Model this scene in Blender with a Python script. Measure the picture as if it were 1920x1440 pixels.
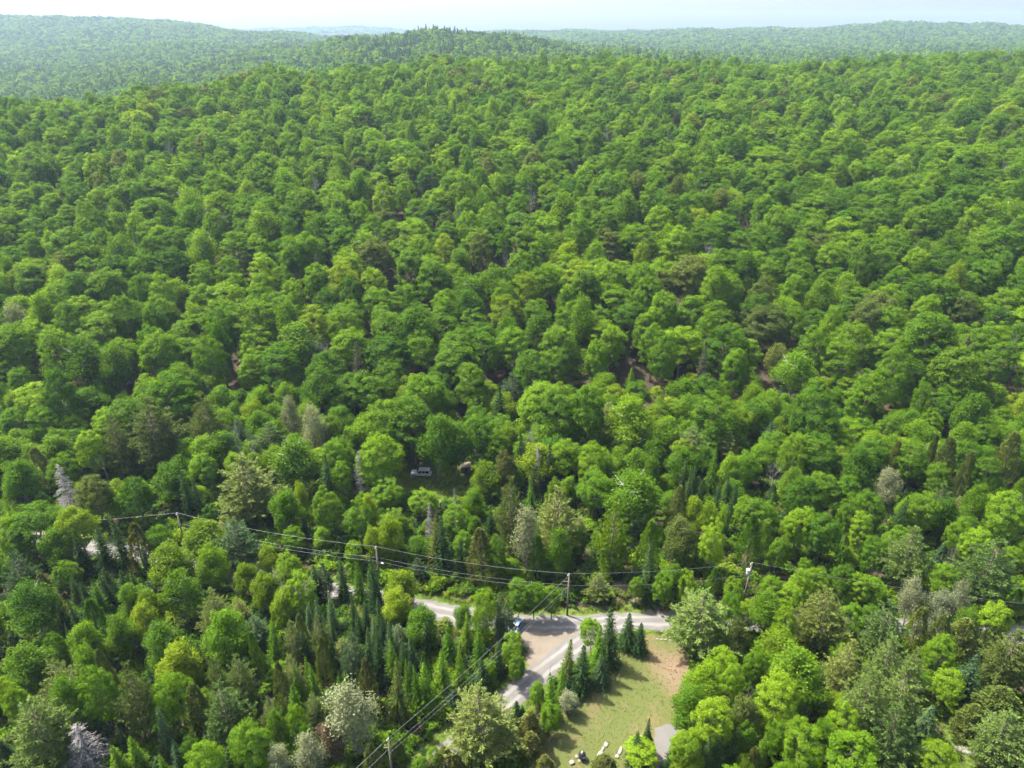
import bpy, math, random
import numpy as np
from mathutils import Vector

# ------------------------------------------------------------------ scene, camera, sky, sun, exposure
for o in list(bpy.data.objects):
    bpy.data.objects.remove(o, do_unlink=True)
scene = bpy.context.scene
COL = scene.collection

CAM_Z = 95.0
PITCH = math.radians(26.0)
FPX = 1333.0                                  # focal length in pixels of the 1920 wide photograph
cam_data = bpy.data.cameras.new('camera')
cam_data.sensor_width = 36.0
cam_data.lens = 36.0 * FPX / 1920.0
cam_data.clip_start = 1.0
cam_data.clip_end = 30000.0
cam = bpy.data.objects.new('camera', cam_data)
cam.location = (0, 0, CAM_Z)
cam.rotation_euler = (math.pi / 2 - PITCH, 0, 0)
COL.objects.link(cam)
scene.camera = cam

SUN_AZ = math.radians(-60.0)                  # sun stands far left, beyond the trees
SUN_EL = math.radians(60.0)
world = bpy.data.worlds.new('World')
scene.world = world
world.use_nodes = True
wn = world.node_tree
wn.nodes.clear()
sky = wn.nodes.new('ShaderNodeTexSky')
sky.sky_type = 'NISHITA'
sky.sun_disc = False
sky.sun_elevation = SUN_EL
sky.sun_rotation = SUN_AZ
sky.altitude = 300.0
sky.air_density = 0.9
sky.dust_density = 6.0
sky.ozone_density = 1.0
bg = wn.nodes.new('ShaderNodeBackground')
bg.inputs['Strength'].default_value = 0.145
wo = wn.nodes.new('ShaderNodeOutputWorld')
wn.links.new(sky.outputs[0], bg.inputs[0])
wn.links.new(bg.outputs[0], wo.inputs[0])

sun_data = bpy.data.lights.new('sun', 'SUN')
sun_data.energy = 5.0
sun_data.angle = math.radians(0.53)
sun_data.color = (1.0, 0.945, 0.82)
sun = bpy.data.objects.new('sun', sun_data)
sdir = Vector((math.sin(SUN_AZ) * math.cos(SUN_EL), math.cos(SUN_AZ) * math.cos(SUN_EL), math.sin(SUN_EL)))
sun.rotation_euler = sdir.to_track_quat('Z', 'Y').to_euler()
sun.location = (0, 0, 400)
COL.objects.link(sun)

vs = scene.view_settings
vs.view_transform = 'Standard'
vs.look = 'None'
vs.gamma = 1.0
vs.use_curve_mapping = False
vs.exposure = 1.83

cy = scene.cycles
cy.max_bounces = 4
cy.diffuse_bounces = 3
cy.use_adaptive_sampling = True
cy.adaptive_threshold = 0.03
cy.glossy_bounces = 2
cy.transmission_bounces = 4
cy.transparent_max_bounces = 4
cy.volume_bounces = 0
cy.use_denoising = True
cy.caustics_reflective = False
cy.caustics_refractive = False

HAZE = 0.0001
rng = np.random.default_rng(11)
random.seed(11)

# ------------------------------------------------------------------ pixel <-> place
CP, SP = math.cos(PITCH), math.sin(PITCH)

def ray(px, py):
    u = (px - 960.0) / FPX
    v = (720.0 - py) / FPX
    return np.array([u, CP + v * SP, -SP + v * CP])

def slope(py):
    return math.tan(math.atan((720.0 - py) / FPX) - PITCH)

def project(x, y, z):
    dy, dz = y, z - CAM_Z
    depth = dy * CP - dz * SP
    up = dy * SP + dz * CP
    return 960.0 + FPX * x / depth, 720.0 - FPX * up / depth, depth

# ------------------------------------------------------------------ terrain
CANOPY = 16.5

def C(Y, py):
    return (Y, CAM_Z + Y * slope(py) - CANOPY)

BASE = [(-3000, 0), (0, 0), (150, 0), (168, 1.5), (190, 5.0), (240, 17.0)]
COLS = [
    (-1.60, BASE + [(300, 28), C(350, 240), (560, 10), C(950, 195), C(1250, 160), C(1700, 122), C(2200, 90), C(2700, 58), C(3200, 18), (3900, 120), (9000, 90)]),
    (-0.65, BASE + [(300, 29), C(410, 195), (580, 12), C(980, 180), C(1250, 152), C(1700, 120), C(2200, 90), C(2700, 60), C(3200, 22), (3600, 120), (9000, 90)]),
    (-0.45, BASE + [(300, 31), C(480, 155), (660, 20), C(1080, 146), C(1400, 124), C(1850, 98), C(2300, 75), C(2800, 50), C(3200, 33), (3600, 110), (9000, 90)]),
    (-0.30, BASE + [(300, 31), C(530, 132), (720, 26), C(1080, 124), C(1300, 106), C(1500, 92), C(2200, 80), C(3000, 56), (3600, 60), (5200, 90), C(6500, 52), (9000, 90)]),
    (-0.20, BASE + [(300, 31), (400, 46), C(560, 122), (700, 40), C(1050, 104), C(1450, 65), (1800, 40), (2300, 50), C(3000, 68), (5000, 80), C(6500, 47), (9000, 90)]),
    (-0.10, BASE + [(300, 31), (400, 46), C(575, 112), (720, 40), C(1050, 96), C(1450, 53), (1800, 40), (2300, 50), C(3200, 64), (5000, 80), C(6500, 58), (9000, 90)]),
    (0.00, BASE + [(300, 31), (400, 46), C(590, 107), (740, 42), C(1050, 100), C(1450, 65), (1800, 40), (2400, 50), C(3400, 62), C(4200, 56), (5000, 80), (9000, 90)]),
    (0.12, BASE + [(300, 31), (400, 46), C(600, 107), (760, 42), C(1100, 102), C(1450, 86), (1900, 45), C(2500, 78), C(3400, 63), C(4200, 55), (5000, 80), (9000, 90)]),
    (0.25, BASE + [(300, 31), (400, 46), C(590, 116), (760, 42), C(1300, 108), C(2200, 90), C(3000, 65), C(3500, 51), (4200, 100), (9000, 90)]),
    (0.35, BASE + [(300, 31), (400, 45), C(570, 124), (740, 40), C(1200, 112), C(2000, 94), C(2900, 68), C(3400, 50), (4200, 100), (9000, 90)]),
    (0.50, BASE + [(300, 31), (400, 46), C(640, 104), (840, 45), C(1500, 98), C(2200, 84), C(2800, 58), C(3200, 38), (4000, 110), (9000, 90)]),
    (0.65, BASE + [(300, 31), (400, 46), C(680, 99), (880, 48), C(1500, 95), C(2200, 80), C(2800, 60), C(3200, 46), (4000, 110), (9000, 90)]),
    (1.60, BASE + [(300, 31), (400, 46), C(680, 98), (880, 48), C(1500, 94), C(2200, 82), C(3200, 50), (4000, 110), (9000, 90)]),
]
YG = np.concatenate([np.arange(-3000, 0, 100.0), np.arange(0, 1000, 10.0), np.geomspace(1000, 9000, 160)])
SG = np.array([c[0] for c in COLS])
_tab = np.array([np.interp(YG, [p[0] for p in c[1]], [p[1] for p in c[1]]) for c in COLS])
_k = np.array([1, 2, 3, 2, 1.0]); _k /= _k.sum()
_pad = np.pad(_tab, ((0, 0), (2, 2)), mode='edge')
_sm = sum(_k[i] * _pad[:, i:i + _tab.shape[1]] for i in range(5))
TAB = np.where(YG[None, :] < 175, _tab, _sm)
_ph = np.random.default_rng(5).uniform(0, 6.28, 40)

def wave(x, y, lam, k):
    a = 0.0
    for i in range(4):
        ang = _ph[(k * 4 + i) % 40]
        l = lam * (0.7 + 0.25 * i)
        a = a + np.sin((x * math.cos(ang) + y * math.sin(ang)) * 6.283 / l + _ph[(k * 7 + i * 3) % 40])
    return a / 4.0

def G(x, y):
    x = np.asarray(x, float); y = np.asarray(y, float)
    s = np.clip(x / np.maximum(y, 60.0), SG[0], SG[-1] - 1e-6)
    i = np.clip(np.searchsorted(SG, s, side='right') - 1, 0, len(SG) - 2)
    f = (s - SG[i]) / (SG[i + 1] - SG[i])
    f = f * f * (3 - 2 * f)
    j = np.clip(np.searchsorted(YG, y, side='right') - 1, 0, len(YG) - 2)
    g = np.clip((y - YG[j]) / (YG[j + 1] - YG[j]), 0, 1)
    a = TAB[i, j] * (1 - g) + TAB[i, j + 1] * g
    b = TAB[i + 1, j] * (1 - g) + TAB[i + 1, j + 1] * g
    z = a * (1 - f) + b * f
    near = np.clip((y - 150) / 80.0, 0, 1)
    z = z + near * 2.0 * wave(x, y, 95, 1)
    far = np.clip((y - 800) / 1200.0, 0, 1)
    z = z + far * (9.0 * wave(x, y, 420, 2) + 5.0 * wave(x, y, 170, 3))
    z = z + 0.18 * wave(x, y, 26, 4) * (1 - far)
    return z

def Gs(x, y):
    return float(G(x, y))

_TT = np.geomspace(55, 9000, 900)

def place(px, py, h=0.0):
    """the spot on the ground where a thing of height h has its top at pixel (px, py)"""
    d = ray(px, py)
    below = CAM_Z + d[2] * _TT <= G(d[0] * _TT, d[1] * _TT) + h
    k = int(np.argmax(below))
    a, b = (_TT[k - 1], _TT[k]) if k else (40.0, _TT[0])
    tt = np.linspace(a, b, 60)
    k2 = CAM_Z + d[2] * tt <= G(d[0] * tt, d[1] * tt) + h
    b = tt[int(np.argmax(k2))]
    x, y = d[0] * b, d[1] * b
    return x, y, Gs(x, y), b

# ------------------------------------------------------------------ mesh and material helpers
def mesh_np(name, verts, quads=None, tris=None, smooth=False):
    me = bpy.data.meshes.new(name)
    verts = np.asarray(verts, np.float32)
    me.vertices.add(len(verts))
    me.vertices.foreach_set('co', verts.ravel())
    loops, starts, totals = [], [], []
    n = 0
    if quads is not None and len(quads):
        q = np.asarray(quads, np.int32)
        loops.append(q.ravel()); starts.append(n + np.arange(len(q)) * 4); totals.append(np.full(len(q), 4)); n += q.size
    if tris is not None and len(tris):
        t = np.asarray(tris, np.int32)
        loops.append(t.ravel()); starts.append(n + np.arange(len(t)) * 3); totals.append(np.full(len(t), 3)); n += t.size
    loops = np.concatenate(loops).astype(np.int32)
    starts = np.concatenate(starts).astype(np.int32); totals = np.concatenate(totals).astype(np.int32)
    me.loops.add(n)
    me.loops.foreach_set('vertex_index', loops)
    me.polygons.add(len(starts))
    me.polygons.foreach_set('loop_start', starts)
    me.polygons.foreach_set('loop_total', totals)
    if smooth:
        me.polygons.foreach_set('use_smooth', np.ones(len(starts), bool))
    me.update(calc_edges=True)
    me.validate()
    return me

def set_float(me, name, vals):
    a = me.attributes.new(name, 'FLOAT', 'POINT')
    a.data.foreach_set('value', np.asarray(vals, np.float32))

def link(name, data, parent=None, loc=None, rot=None):
    o = bpy.data.objects.new(name, data)
    COL.objects.link(o)
    if parent is not None:
        o.parent = parent
    if loc is not None:
        o.location = loc
    if rot is not None:
        o.rotation_euler = rot
    return o

def tag(o, label=None, cat=None, group=None, kind=None):
    if label: o['label'] = label
    if cat: o['category'] = cat
    if group: o['group'] = group
    if kind: o['kind'] = kind
    return o

def thing(name, loc, label, cat, group=None, rz=0.0):
    return tag(link(name, None, loc=loc, rot=(0, 0, rz)), label, cat, group)

class NT:
    def __init__(s, name):
        s.m = bpy.data.materials.new(name)
        s.m.use_nodes = True
        s.t = s.m.node_tree
        s.t.nodes.clear()
        s.out = s.t.nodes.new('ShaderNodeOutputMaterial')
    def n(s, typ, **kw):
        nd = s.t.nodes.new(typ)
        for k, v in kw.items():
            if k.startswith('i_'):
                nd.inputs[k[2:].replace('_', ' ')].default_value = v
            else:
                setattr(nd, k, v)
        return nd
    def l(s, a, b):
        s.t.links.new(a, b)
    def mix(s, fac, a, b, blend='MIX'):
        nd = s.t.nodes.new('ShaderNodeMix')
        nd.data_type = 'RGBA'; nd.blend_type = blend
        for sock, v in ((nd.inputs[0], fac), (nd.inputs[6], a), (nd.inputs[7], b)):
            if hasattr(v, 'default_value') or hasattr(v, 'links'):
                s.t.links.new(v, sock)
            elif isinstance(v, (int, float)):
                sock.default_value = v
            else:
                sock.default_value = (v[0], v[1], v[2], 1.0)
        return nd.outputs[2]
    def math(s, op, a, b=0.5, c=None, clamp=False):
        nd = s.t.nodes.new('ShaderNodeMath'); nd.operation = op; nd.use_clamp = clamp
        for i, v in enumerate((a, b, c)):
            if v is None: continue
            if hasattr(v, 'links'): s.t.links.new(v, nd.inputs[i])
            else: nd.inputs[i].default_value = v
        return nd.outputs[0]
    def noise(s, scale, detail=4.0, rough=0.6, vec=None):
        nd = s.t.nodes.new('ShaderNodeTexNoise')
        nd.inputs['Scale'].default_value = scale
        nd.inputs['Detail'].default_value = detail
        nd.inputs['Roughness'].default_value = rough
        if vec is not None: s.t.links.new(vec, nd.inputs['Vector'])
        return nd.outputs[0]
    def ramp(s, fac, lo, hi):
        nd = s.t.nodes.new('ShaderNodeMapRange'); nd.clamp = True
        s.t.links.new(fac, nd.inputs[0])
        nd.inputs[1].default_value = lo; nd.inputs[2].default_value = hi
        return nd.outputs[0]

def mat_plain(name, col, rough=0.7, metal=0.0, var=0.25, scale=3.0, bump=0.0):
    t = NT(name)
    tc = t.n('ShaderNodeTexCoord')
    ns = t.noise(scale, 5, 0.65, tc.outputs['Object'])
    c = t.mix(ns, [v * (1 - var) for v in col], [min(1, v * (1 + var)) for v in col])
    p = t.n('ShaderNodeBsdfPrincipled')
    p.inputs['Roughness'].default_value = rough
    p.inputs['Metallic'].default_value = metal
    t.l(c, p.inputs['Base Color'])
    if bump:
        b = t.n('ShaderNodeBump'); b.inputs['Strength'].default_value = bump
        t.l(ns, b.inputs['Height']); t.l(b.outputs[0], p.inputs['Normal'])
    t.l(p.outputs[0], t.out.inputs[0])
    return t.m

def mat_leaf(name, trans=0.54, gloss=0.004, warm=(1.22, 1.18, 0.4), mass=False):
    """leaf colour comes from the tree (object colour), varied from tree to tree and from leaf to leaf"""
    t = NT(name)
    oi = t.n('ShaderNodeObjectInfo')
    at = t.n('ShaderNodeAttribute', attribute_name='leaf')
    r1 = t.math('MULTIPLY_ADD', oi.outputs['Random'], 0.46, 0.77)
    r2 = t.math('MULTIPLY_ADD', at.outputs['Fac'], 0.5, 0.75)
    k = t.math('MULTIPLY', r1, r2)
    hs = t.n('ShaderNodeHueSaturation')
    tint = oi.outputs['Color']
    if mass:
        tint = t.n('ShaderNodeAttribute', attribute_name='tint', attribute_type='INSTANCER').outputs['Color']
    t.l(tint, hs.inputs['Color'])
    t.l(t.math('MULTIPLY_ADD', t.math('ADD', oi.outputs['Random'], at.outputs['Fac']), -0.024, 0.522), hs.inputs['Hue'])
    t.l(k, hs.inputs['Value'])
    d = t.n('ShaderNodeBsdfDiffuse')
    t.l(hs.outputs[0], d.inputs['Color'])
    tr = t.n('ShaderNodeBsdfTranslucent')
    t.l(t.mix(1.0, hs.outputs[0], warm, 'MULTIPLY'), tr.inputs['Color'])
    m1 = t.n('ShaderNodeMixShader'); m1.inputs[0].default_value = trans
    t.l(d.outputs[0], m1.inputs[1]); t.l(tr.outputs[0], m1.inputs[2])
    g = t.n('ShaderNodeBsdfGlossy'); g.inputs['Roughness'].default_value = 0.5
    g.inputs['Color'].default_value = (0.8, 0.85, 0.8, 1)
    m2 = t.n('ShaderNodeMixShader'); m2.inputs[0].default_value = gloss
    t.l(m1.outputs[0], m2.inputs[1]); t.l(g.outputs[0], m2.inputs[2])
    t.l(m2.outputs[0], t.out.inputs[0])
    return t.m

def mat_birch():
    t = NT('birch_bark')
    tc = t.n('ShaderNodeTexCoord')
    mp = t.n('ShaderNodeMapping'); mp.inputs['Scale'].default_value = (1.5, 1.5, 9)
    t.l(tc.outputs['Object'], mp.inputs[0])
    ns = t.noise(1.2, 4, 0.6, mp.outputs[0])
    c = t.mix(t.ramp(ns, 0.52, 0.62), (0.42, 0.405, 0.37), (0.06, 0.08, 0.07))
    p = t.n('ShaderNodeBsdfPrincipled'); p.inputs['Roughness'].default_value = 0.8
    t.l(c, p.inputs['Base Color']); t.l(p.outputs[0], t.out.inputs[0])
    return t.m

M = dict(
    leaf=mat_leaf('broad_leaf'),
    needle=mat_leaf('needle', trans=0.28, gloss=0.005, warm=(1.15, 1.08, 0.65)),
    leaf_mass=mat_leaf('broad_leaf_mass', mass=True),
    needle_mass=mat_leaf('needle_mass', trans=0.28, gloss=0.005, warm=(1.15, 1.08, 0.65), mass=True),
    bark=mat_plain('bark', (0.13, 0.105, 0.085), 0.9, var=0.4, scale=2),
    pinebark=mat_plain('conifer_bark', (0.115, 0.085, 0.065), 0.9, var=0.4, scale=2),
    deadwood=mat_plain('dead_wood', (0.16, 0.15, 0.147), 0.9, var=0.3, scale=1.5),
    birch=mat_birch(),
)
# ------------------------------------------------------------------ tree patterns
def unit(v):
    return v / np.maximum(np.linalg.norm(v, axis=-1, keepdims=True), 1e-9)

def leaf_faces(c, nrm, size, r, aspect=0.62, fold=0.0):
    """diamond shaped leaves or leaf sprays: centres, normals, half lengths"""
    n = len(c)
    nrm = unit(nrm)
    t = unit(np.cross(nrm, unit(r.normal(size=(n, 3)))))
    b = np.cross(nrm, t)
    s = size[:, None]
    v = np.stack([c + t * s, c + b * s * aspect, c - t * s, c - b * s * aspect], 1)
    return v.reshape(-1, 3), np.arange(n * 4).reshape(n, 4)

def blade_faces(p, d, L, w, r):
    n = len(p)
    d = unit(d)
    side = unit(np.cross(d, unit(r.normal(size=(n, 3)))))
    L = L[:, None]; w = w[:, None]
    m = p + d * L * 0.55
    v = np.stack([p, m + side * w, p + d * L, m - side * w], 1)
    return v.reshape(-1, 3), np.arange(n * 4).reshape(n, 4)

def tube(path, rad, sides=6):
    path = np.asarray(path, float); n = len(path)
    vs, qs = [], []
    for i in range(n):
        d = path[min(i + 1, n - 1)] - path[max(i - 1, 0)]
        d = d / (np.linalg.norm(d) + 1e-9)
        a = np.cross(d, (0.31, 0.95, 0.05)); a /= np.linalg.norm(a) + 1e-9
        b = np.cross(d, a)
        th = np.arange(sides) * 2 * math.pi / sides
        vs.append(path[i] + rad[i] * (np.cos(th)[:, None] * a + np.sin(th)[:, None] * b))
    for i in range(n - 1):
        for k in range(sides):
            k2 = (k + 1) % sides
            qs.append((i * sides + k, i * sides + k2, (i + 1) * sides + k2, (i + 1) * sides + k))
    return np.concatenate(vs), np.array(qs)

class Acc:
    def __init__(s):
        s.v, s.q, s.n = [], [], 0
    def add(s, vq):
        v, q = vq
        s.v.append(v); s.q.append(q + s.n); s.n += len(v)
    def get(s):
        return np.concatenate(s.v), np.concatenate(s.q)

def wood_broad(r, H, R, z0, birch=False):
    a = Acc()
    lean = r.normal(size=2) * 0.35
    top = H * 0.82
    zs = np.linspace(-0.6, top, 7)
    path = np.array([[lean[0] * (z / H) + 0.12 * math.sin(z), lean[1] * (z / H) + 0.12 * math.cos(z * 0.8), z] for z in zs])
    r0 = 0.22 if birch else 0.30
    a.add(tube(path, np.linspace(r0, 0.05, 7), 7))
    for k in range(12):
        z = z0 * 0.8 + (top - z0 * 0.8) * (k / 12.0)
        an = k * 2.4 + r.uniform(-.4, .4)
        L = R * r.uniform(0.55, 0.85) * (1 - 0.35 * k / 12.0)
        b0 = np.array([np.interp(z, zs, path[:, 0]), np.interp(z, zs, path[:, 1]), z])
        dr = np.array([math.cos(an), math.sin(an), r.uniform(0.55, 1.0)])
        p1 = b0 + dr * L * 0.5 + (0, 0, .2)
        p2 = b0 + dr * L + np.array([0, 0, 0.3 * L])
        a.add(tube([b0, p1, p2], [0.11, 0.07, 0.025], 4))
        for j in range(2):
            q = p1 + np.array([math.cos(an + (1.1 if j else -1.1)), math.sin(an + (1.1 if j else -1.1)), 0.7]) * L * 0.4
            a.add(tube([p1, q], [0.05, 0.015], 3))
    return a.get()

def crown_maple(seed, H=16.0, R=5.0, z0=4.5, n_clump=70, per=120, leaf=0.24):
    """billowing crown of leaf clumps carried on the outside of an uneven dome"""
    r = np.random.default_rng(seed)
    zc = z0 + (H - z0) * 0.48
    hz = (H - z0) * 0.55
    lob = r.normal(size=(5, 3)); lob = unit(lob); lamp = r.uniform(0.08, 0.2, 5)
    cs = []
    k = 0
    while len(cs) < n_clump and k < 9000:
        k += 1
        d = unit(r.normal(size=3))
        if d[2] < -0.55: continue
        rr = r.uniform(0.55, 1.0) ** 0.5
        b = 1 + sum(lamp[i] * max(0, d @ lob[i]) ** 2 * 2 for i in range(5)) - 0.14
        p = d * rr * b
        P = np.array([p[0] * R * 0.86, p[1] * R * 0.86, zc + p[2] * hz * 0.92])
        if all(np.linalg.norm((P - q) * (1, 1, 1.2)) > R * (0.15 if n_clump < 140 else 0.12) for q in cs):
            cs.append(P)
    cs = np.array(cs)
    C_, N_, S_ = [], [], []
    for P in cs:
        n = int(per * r.uniform(0.75, 1.25))
        rad = R * r.uniform(0.12, 0.27)
        d = unit(r.normal(size=(n, 3)))
        d[:, 2] = np.abs(d[:, 2]) * np.where(r.random(n) < 0.8, 1, -0.8)
        sh = r.uniform(0.35, 1.0, n) ** 0.45
        sq = np.array([r.uniform(.75, 1.3), r.uniform(.75, 1.3), r.uniform(.45, .8)])
        q = P + d * sh[:, None] * rad * sq + r.normal(size=(n, 3)) * 0.11
        out = unit(np.array([P[0], P[1], (P[2] - zc) * 1.1]))
        nr = d * 0.75 + out * 0.35 + np.array([0, 0, 0.55]) + r.normal(size=(n, 3)) * 0.38
        C_.append(q); N_.append(nr); S_.append(leaf * r.uniform(0.7, 1.35, n))
    n = 700
    d = unit(r.normal(size=(n, 3)))
    C_.append(np.stack([d[:, 0] * R * .6, d[:, 1] * R * .6, zc - .1 * hz + d[:, 2] * hz * .6], 1) * 1.0)
    N_.append(r.normal(size=(n, 3)) + (0, 0, .6)); S_.append(leaf * 1.25 * r.uniform(0.8, 1.3, n))
    c, nr, s = np.concatenate(C_), np.concatenate(N_), np.concatenate(S_)
    v, q = leaf_faces(c, nr, s, r)
    return v, q, np.repeat(r.random(len(c)), 4), wood_broad(r, H, R, z0)

def crown_fine(seed, H=15.0, R=4.2, z0=4.0, n=7500, leaf=0.19, droop=0.0, open_=0.0, birch=True, pointed=0.0):
    """feathery crown of small leaves filling several soft lobes"""
    r = np.random.default_rng(seed)
    nl = 11
    L = []
    for i in range(nl):
        f = i / (nl - 1)
        z = z0 + (H - z0) * (0.18 + 0.68 * f)
        prof = math.sin(math.pi * min(1, (0.18 + 0.68 * f)) ** (0.85 + pointed)) ** 0.8
        an = i * 2.4 + r.uniform(-.5, .5)
        off = R * 0.5 * prof * r.uniform(0.7, 1.15)
        L.append((off * math.cos(an), off * math.sin(an), z, R * r.uniform(0.42, 0.58) * max(0.55, prof), (H - z0) * r.uniform(0.17, 0.25)))
    L.append((0, 0, H - (H - z0) * 0.2, R * 0.42, (H - z0) * 0.2))
    w = np.array([l[3] ** 2 for l in L]); w /= w.sum()
    idx = r.choice(len(L), n, p=w)
    LL = np.array(L)[idx]
    d = unit(r.normal(size=(n, 3)))
    sh = r.uniform(0.15 - 0.1 * open_, 1.0, n) ** (0.42 + 0.25 * open_)
    c = LL[:, :3] + d * sh[:, None] * np.stack([LL[:, 3], LL[:, 3], LL[:, 4]], 1)
    c += r.normal(size=c.shape) * 0.12
    c[:, 2] -= droop * np.hypot(c[:, 0], c[:, 1]) * r.random(n)
    keep = np.sin(c[:, 0] * 2.3 + seed) * np.sin(c[:, 1] * 2.1) * np.sin(c[:, 2] * 1.9 + 1) > -0.55 + 0.35 * open_
    keep |= r.random(n) < 0.35
    c, d = c[keep], d[keep]
    n = len(c)
    nr = d * 0.6 + np.array([0, 0, 0.5]) + r.normal(size=(n, 3)) * 0.6
    v, q = leaf_faces(c, nr, leaf * r.uniform(0.7, 1.35, n), r, 0.66)
    return v, q, np.repeat(r.random(n), 4), wood_broad(r, H, R, z0, birch)

def wood_conifer(r, H, r0=0.2):
    a = Acc()
    zs = np.linspace(-0.6, H * 0.97, 6)
    a.add(tube(np.stack([0.06 * np.sin(zs), 0.06 * np.cos(zs * .7), zs], 1), np.linspace(r0, 0.025, 6), 6))
    return a

def crown_spruce(seed, H=11.0, R=1.9, z0=0.5, levels=34, nb=9, droop=0.35, blade=0.34, ragged=0.15):
    r = np.random.default_rng(seed)
    P, D, L = [], [], []
    for i in range(levels):
        f = (i + r.uniform(-.3, .3)) / levels
        f = min(max(f, 0), 0.985)
        z = z0 + (H - z0) * f
        Rl = R * (1 - f) ** 0.82 * r.uniform(1 - ragged, 1 + ragged) + 0.08
        k = max(4, int(nb * (0.45 + 0.55 * (1 - f))))
        a0 = r.uniform(0, 6.28)
        for j in range(k):
            an = a0 + j * 6.283 / k + r.uniform(-.25, .25)
            Lb = Rl * r.uniform(0.72, 1.12)
            m = max(4, int(Lb / 0.10))
            u = np.linspace(0.12, 1, m)
            cx, sx = math.cos(an), math.sin(an)
            zz = z + 0.10 * Lb - droop * Lb * u * (1.35 - 0.5 * u) * (1.1 - f * 0.8)
            pts = np.stack([cx * Lb * u, sx * Lb * u, zz], 1)
            for sgn in (-1, 1):
                q = pts + r.normal(size=pts.shape) * 0.035
                dd = np.stack([cx * 0.75 - sgn * sx * 0.75 + 0 * u, sx * 0.75 + sgn * cx * 0.75 + 0 * u, -0.12 + 0 * u], 1)
                dd += r.normal(size=dd.shape) * 0.22
                P.append(q); D.append(dd); L.append(blade * (1.15 - 0.55 * u) * r.uniform(0.7, 1.2, m) * (0.6 + 0.4 * (1 - f)))
    # leader
    n = 26
    P.append(np.stack([np.zeros(n), np.zeros(n), np.linspace(H * 0.94, H, n)], 1)); D.append(np.stack([r.normal(size=n), r.normal(size=n), np.full(n, 1.4)], 1)); L.append(np.full(n, 0.2))
    P, D, L = np.concatenate(P), np.concatenate(D), np.concatenate(L)
    v, q = blade_faces(P, D, L, L * 0.26 + 0.015, r)
    return v, q, np.repeat(r.random(len(P)), 4), wood_conifer(r, H).get()

def crown_pine(seed, H=16.0, R=4.6, z0=3.0, whorls=13, nb=6, up=0.28, blade=0.42, tuft=15):
    """white pine: tiers of long plumed limbs with brushes of needles turned up at their ends"""
    r = np.random.default_rng(seed)
    P, D, L = [], [], []
    wa = wood_conifer(r, H, 0.26)
    for i in range(whorls):
        f = i / (whorls - 1)
        z = z0 + (H - z0) * (f ** 0.93) * 0.96
        prof = (0.62 + 0.9 * f) if f < 0.3 else (0.9 - 0.9 * (f - 0.3) / 0.7 * (0.62 + 0.38 * f))
        Rl = R * max(0.12, prof)
        a0 = r.uniform(0, 6.28)
        k = nb if f < 0.85 else 4
        for j in range(k):
            if r.random() < 0.08: continue
            an = a0 + j * 6.283 / k + r.uniform(-.3, .3)
            Lb = Rl * r.uniform(0.62, 1.12)
            cx, sx = math.cos(an), math.sin(an)
            upl = up * r.uniform(0.4, 1.4) + 0.35 * f
            bp = lambda u: np.array([cx * Lb * u, sx * Lb * u, z + Lb * upl * u * u * 0.9 - 0.05 * Lb * u])
            wa.add(tube([bp(0), bp(0.5), bp(0.97)], [0.06, 0.04, 0.015], 3))
            m = max(3, int(Lb / 0.36))
            for u in np.linspace(0.30, 1.0, m):
                base = bp(u)
                wdt = 0.42 * Lb * (1.05 - u) + 0.12
                nt = max(1, int(wdt / 0.30))
                for s in np.linspace(-1, 1, 2 * nt - 1) if nt > 1 else [0.0]:
                    c = base + np.array([-sx, cx, 0]) * s * wdt + np.array([cx, sx, 0]) * abs(s) * 0.2 + r.normal(size=3) * 0.08
                    c[2] += r.uniform(-0.08, 0.12)
                    ax = unit(np.array([cx - sx * s * 0.7, sx + cx * s * 0.7, 0.45 + 0.3 * f]))
                    dd = ax + r.normal(size=(tuft, 3)) * 0.55
                    P.append(np.repeat(c[None], tuft, 0) + r.normal(size=(tuft, 3)) * 0.10); D.append(dd); L.append(blade * r.uniform(0.65, 1.2, tuft))
    n = 60
    P.append(np.stack([r.normal(size=n) * .05, r.normal(size=n) * .05, np.linspace(H * 0.93, H, n)], 1)); D.append(np.stack([r.normal(size=n), r.normal(size=n), np.full(n, 1.2)], 1)); L.append(np.full(n, 0.35))
    P, D, L = np.concatenate(P), np.concatenate(D), np.concatenate(L)
    v, q = blade_faces(P, D, L, L * 0.11 + 0.014, r)
    return v, q, np.repeat(r.random(len(P)), 4), wa.get()

def crown_cedar(seed, H=10.0, R=2.2, z0=0.4, n=6500, blade=0.26):
    """dense cedar or young fir: upright sprays packed on a rounded cone"""
    r = np.random.default_rng(seed)
    f = r.random(n) ** 0.8
    f = 1 - f * 0.985
    f = 1 - f
    z = z0 + (H - z0) * f
    prof = (1 - f) ** 0.62 * np.minimum(1, 0.62 + f * 2.2)
    an = r.uniform(0, 6.283, n)
    lump = 1 + 0.16 * np.sin(an * 5 + f * 9 + seed) + 0.12 * np.sin(an * 3 - f * 23)
    rr = R * prof * lump * r.uniform(0.45, 1.0, n) ** 0.4
    P = np.stack([rr * np.cos(an), rr * np.sin(an), z + 0.1 * r.normal(size=n)], 1)
    D = np.stack([np.cos(an), np.sin(an), 0.75 + 0 * an], 1) + r.normal(size=(n, 3)) * 0.35
    L = blade * r.uniform(0.6, 1.3, n)
    v, q = blade_faces(P, D, L, L * 0.3, r)
    return v, q, np.repeat(r.random(n), 4), wood_conifer(r, H).get()

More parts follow.
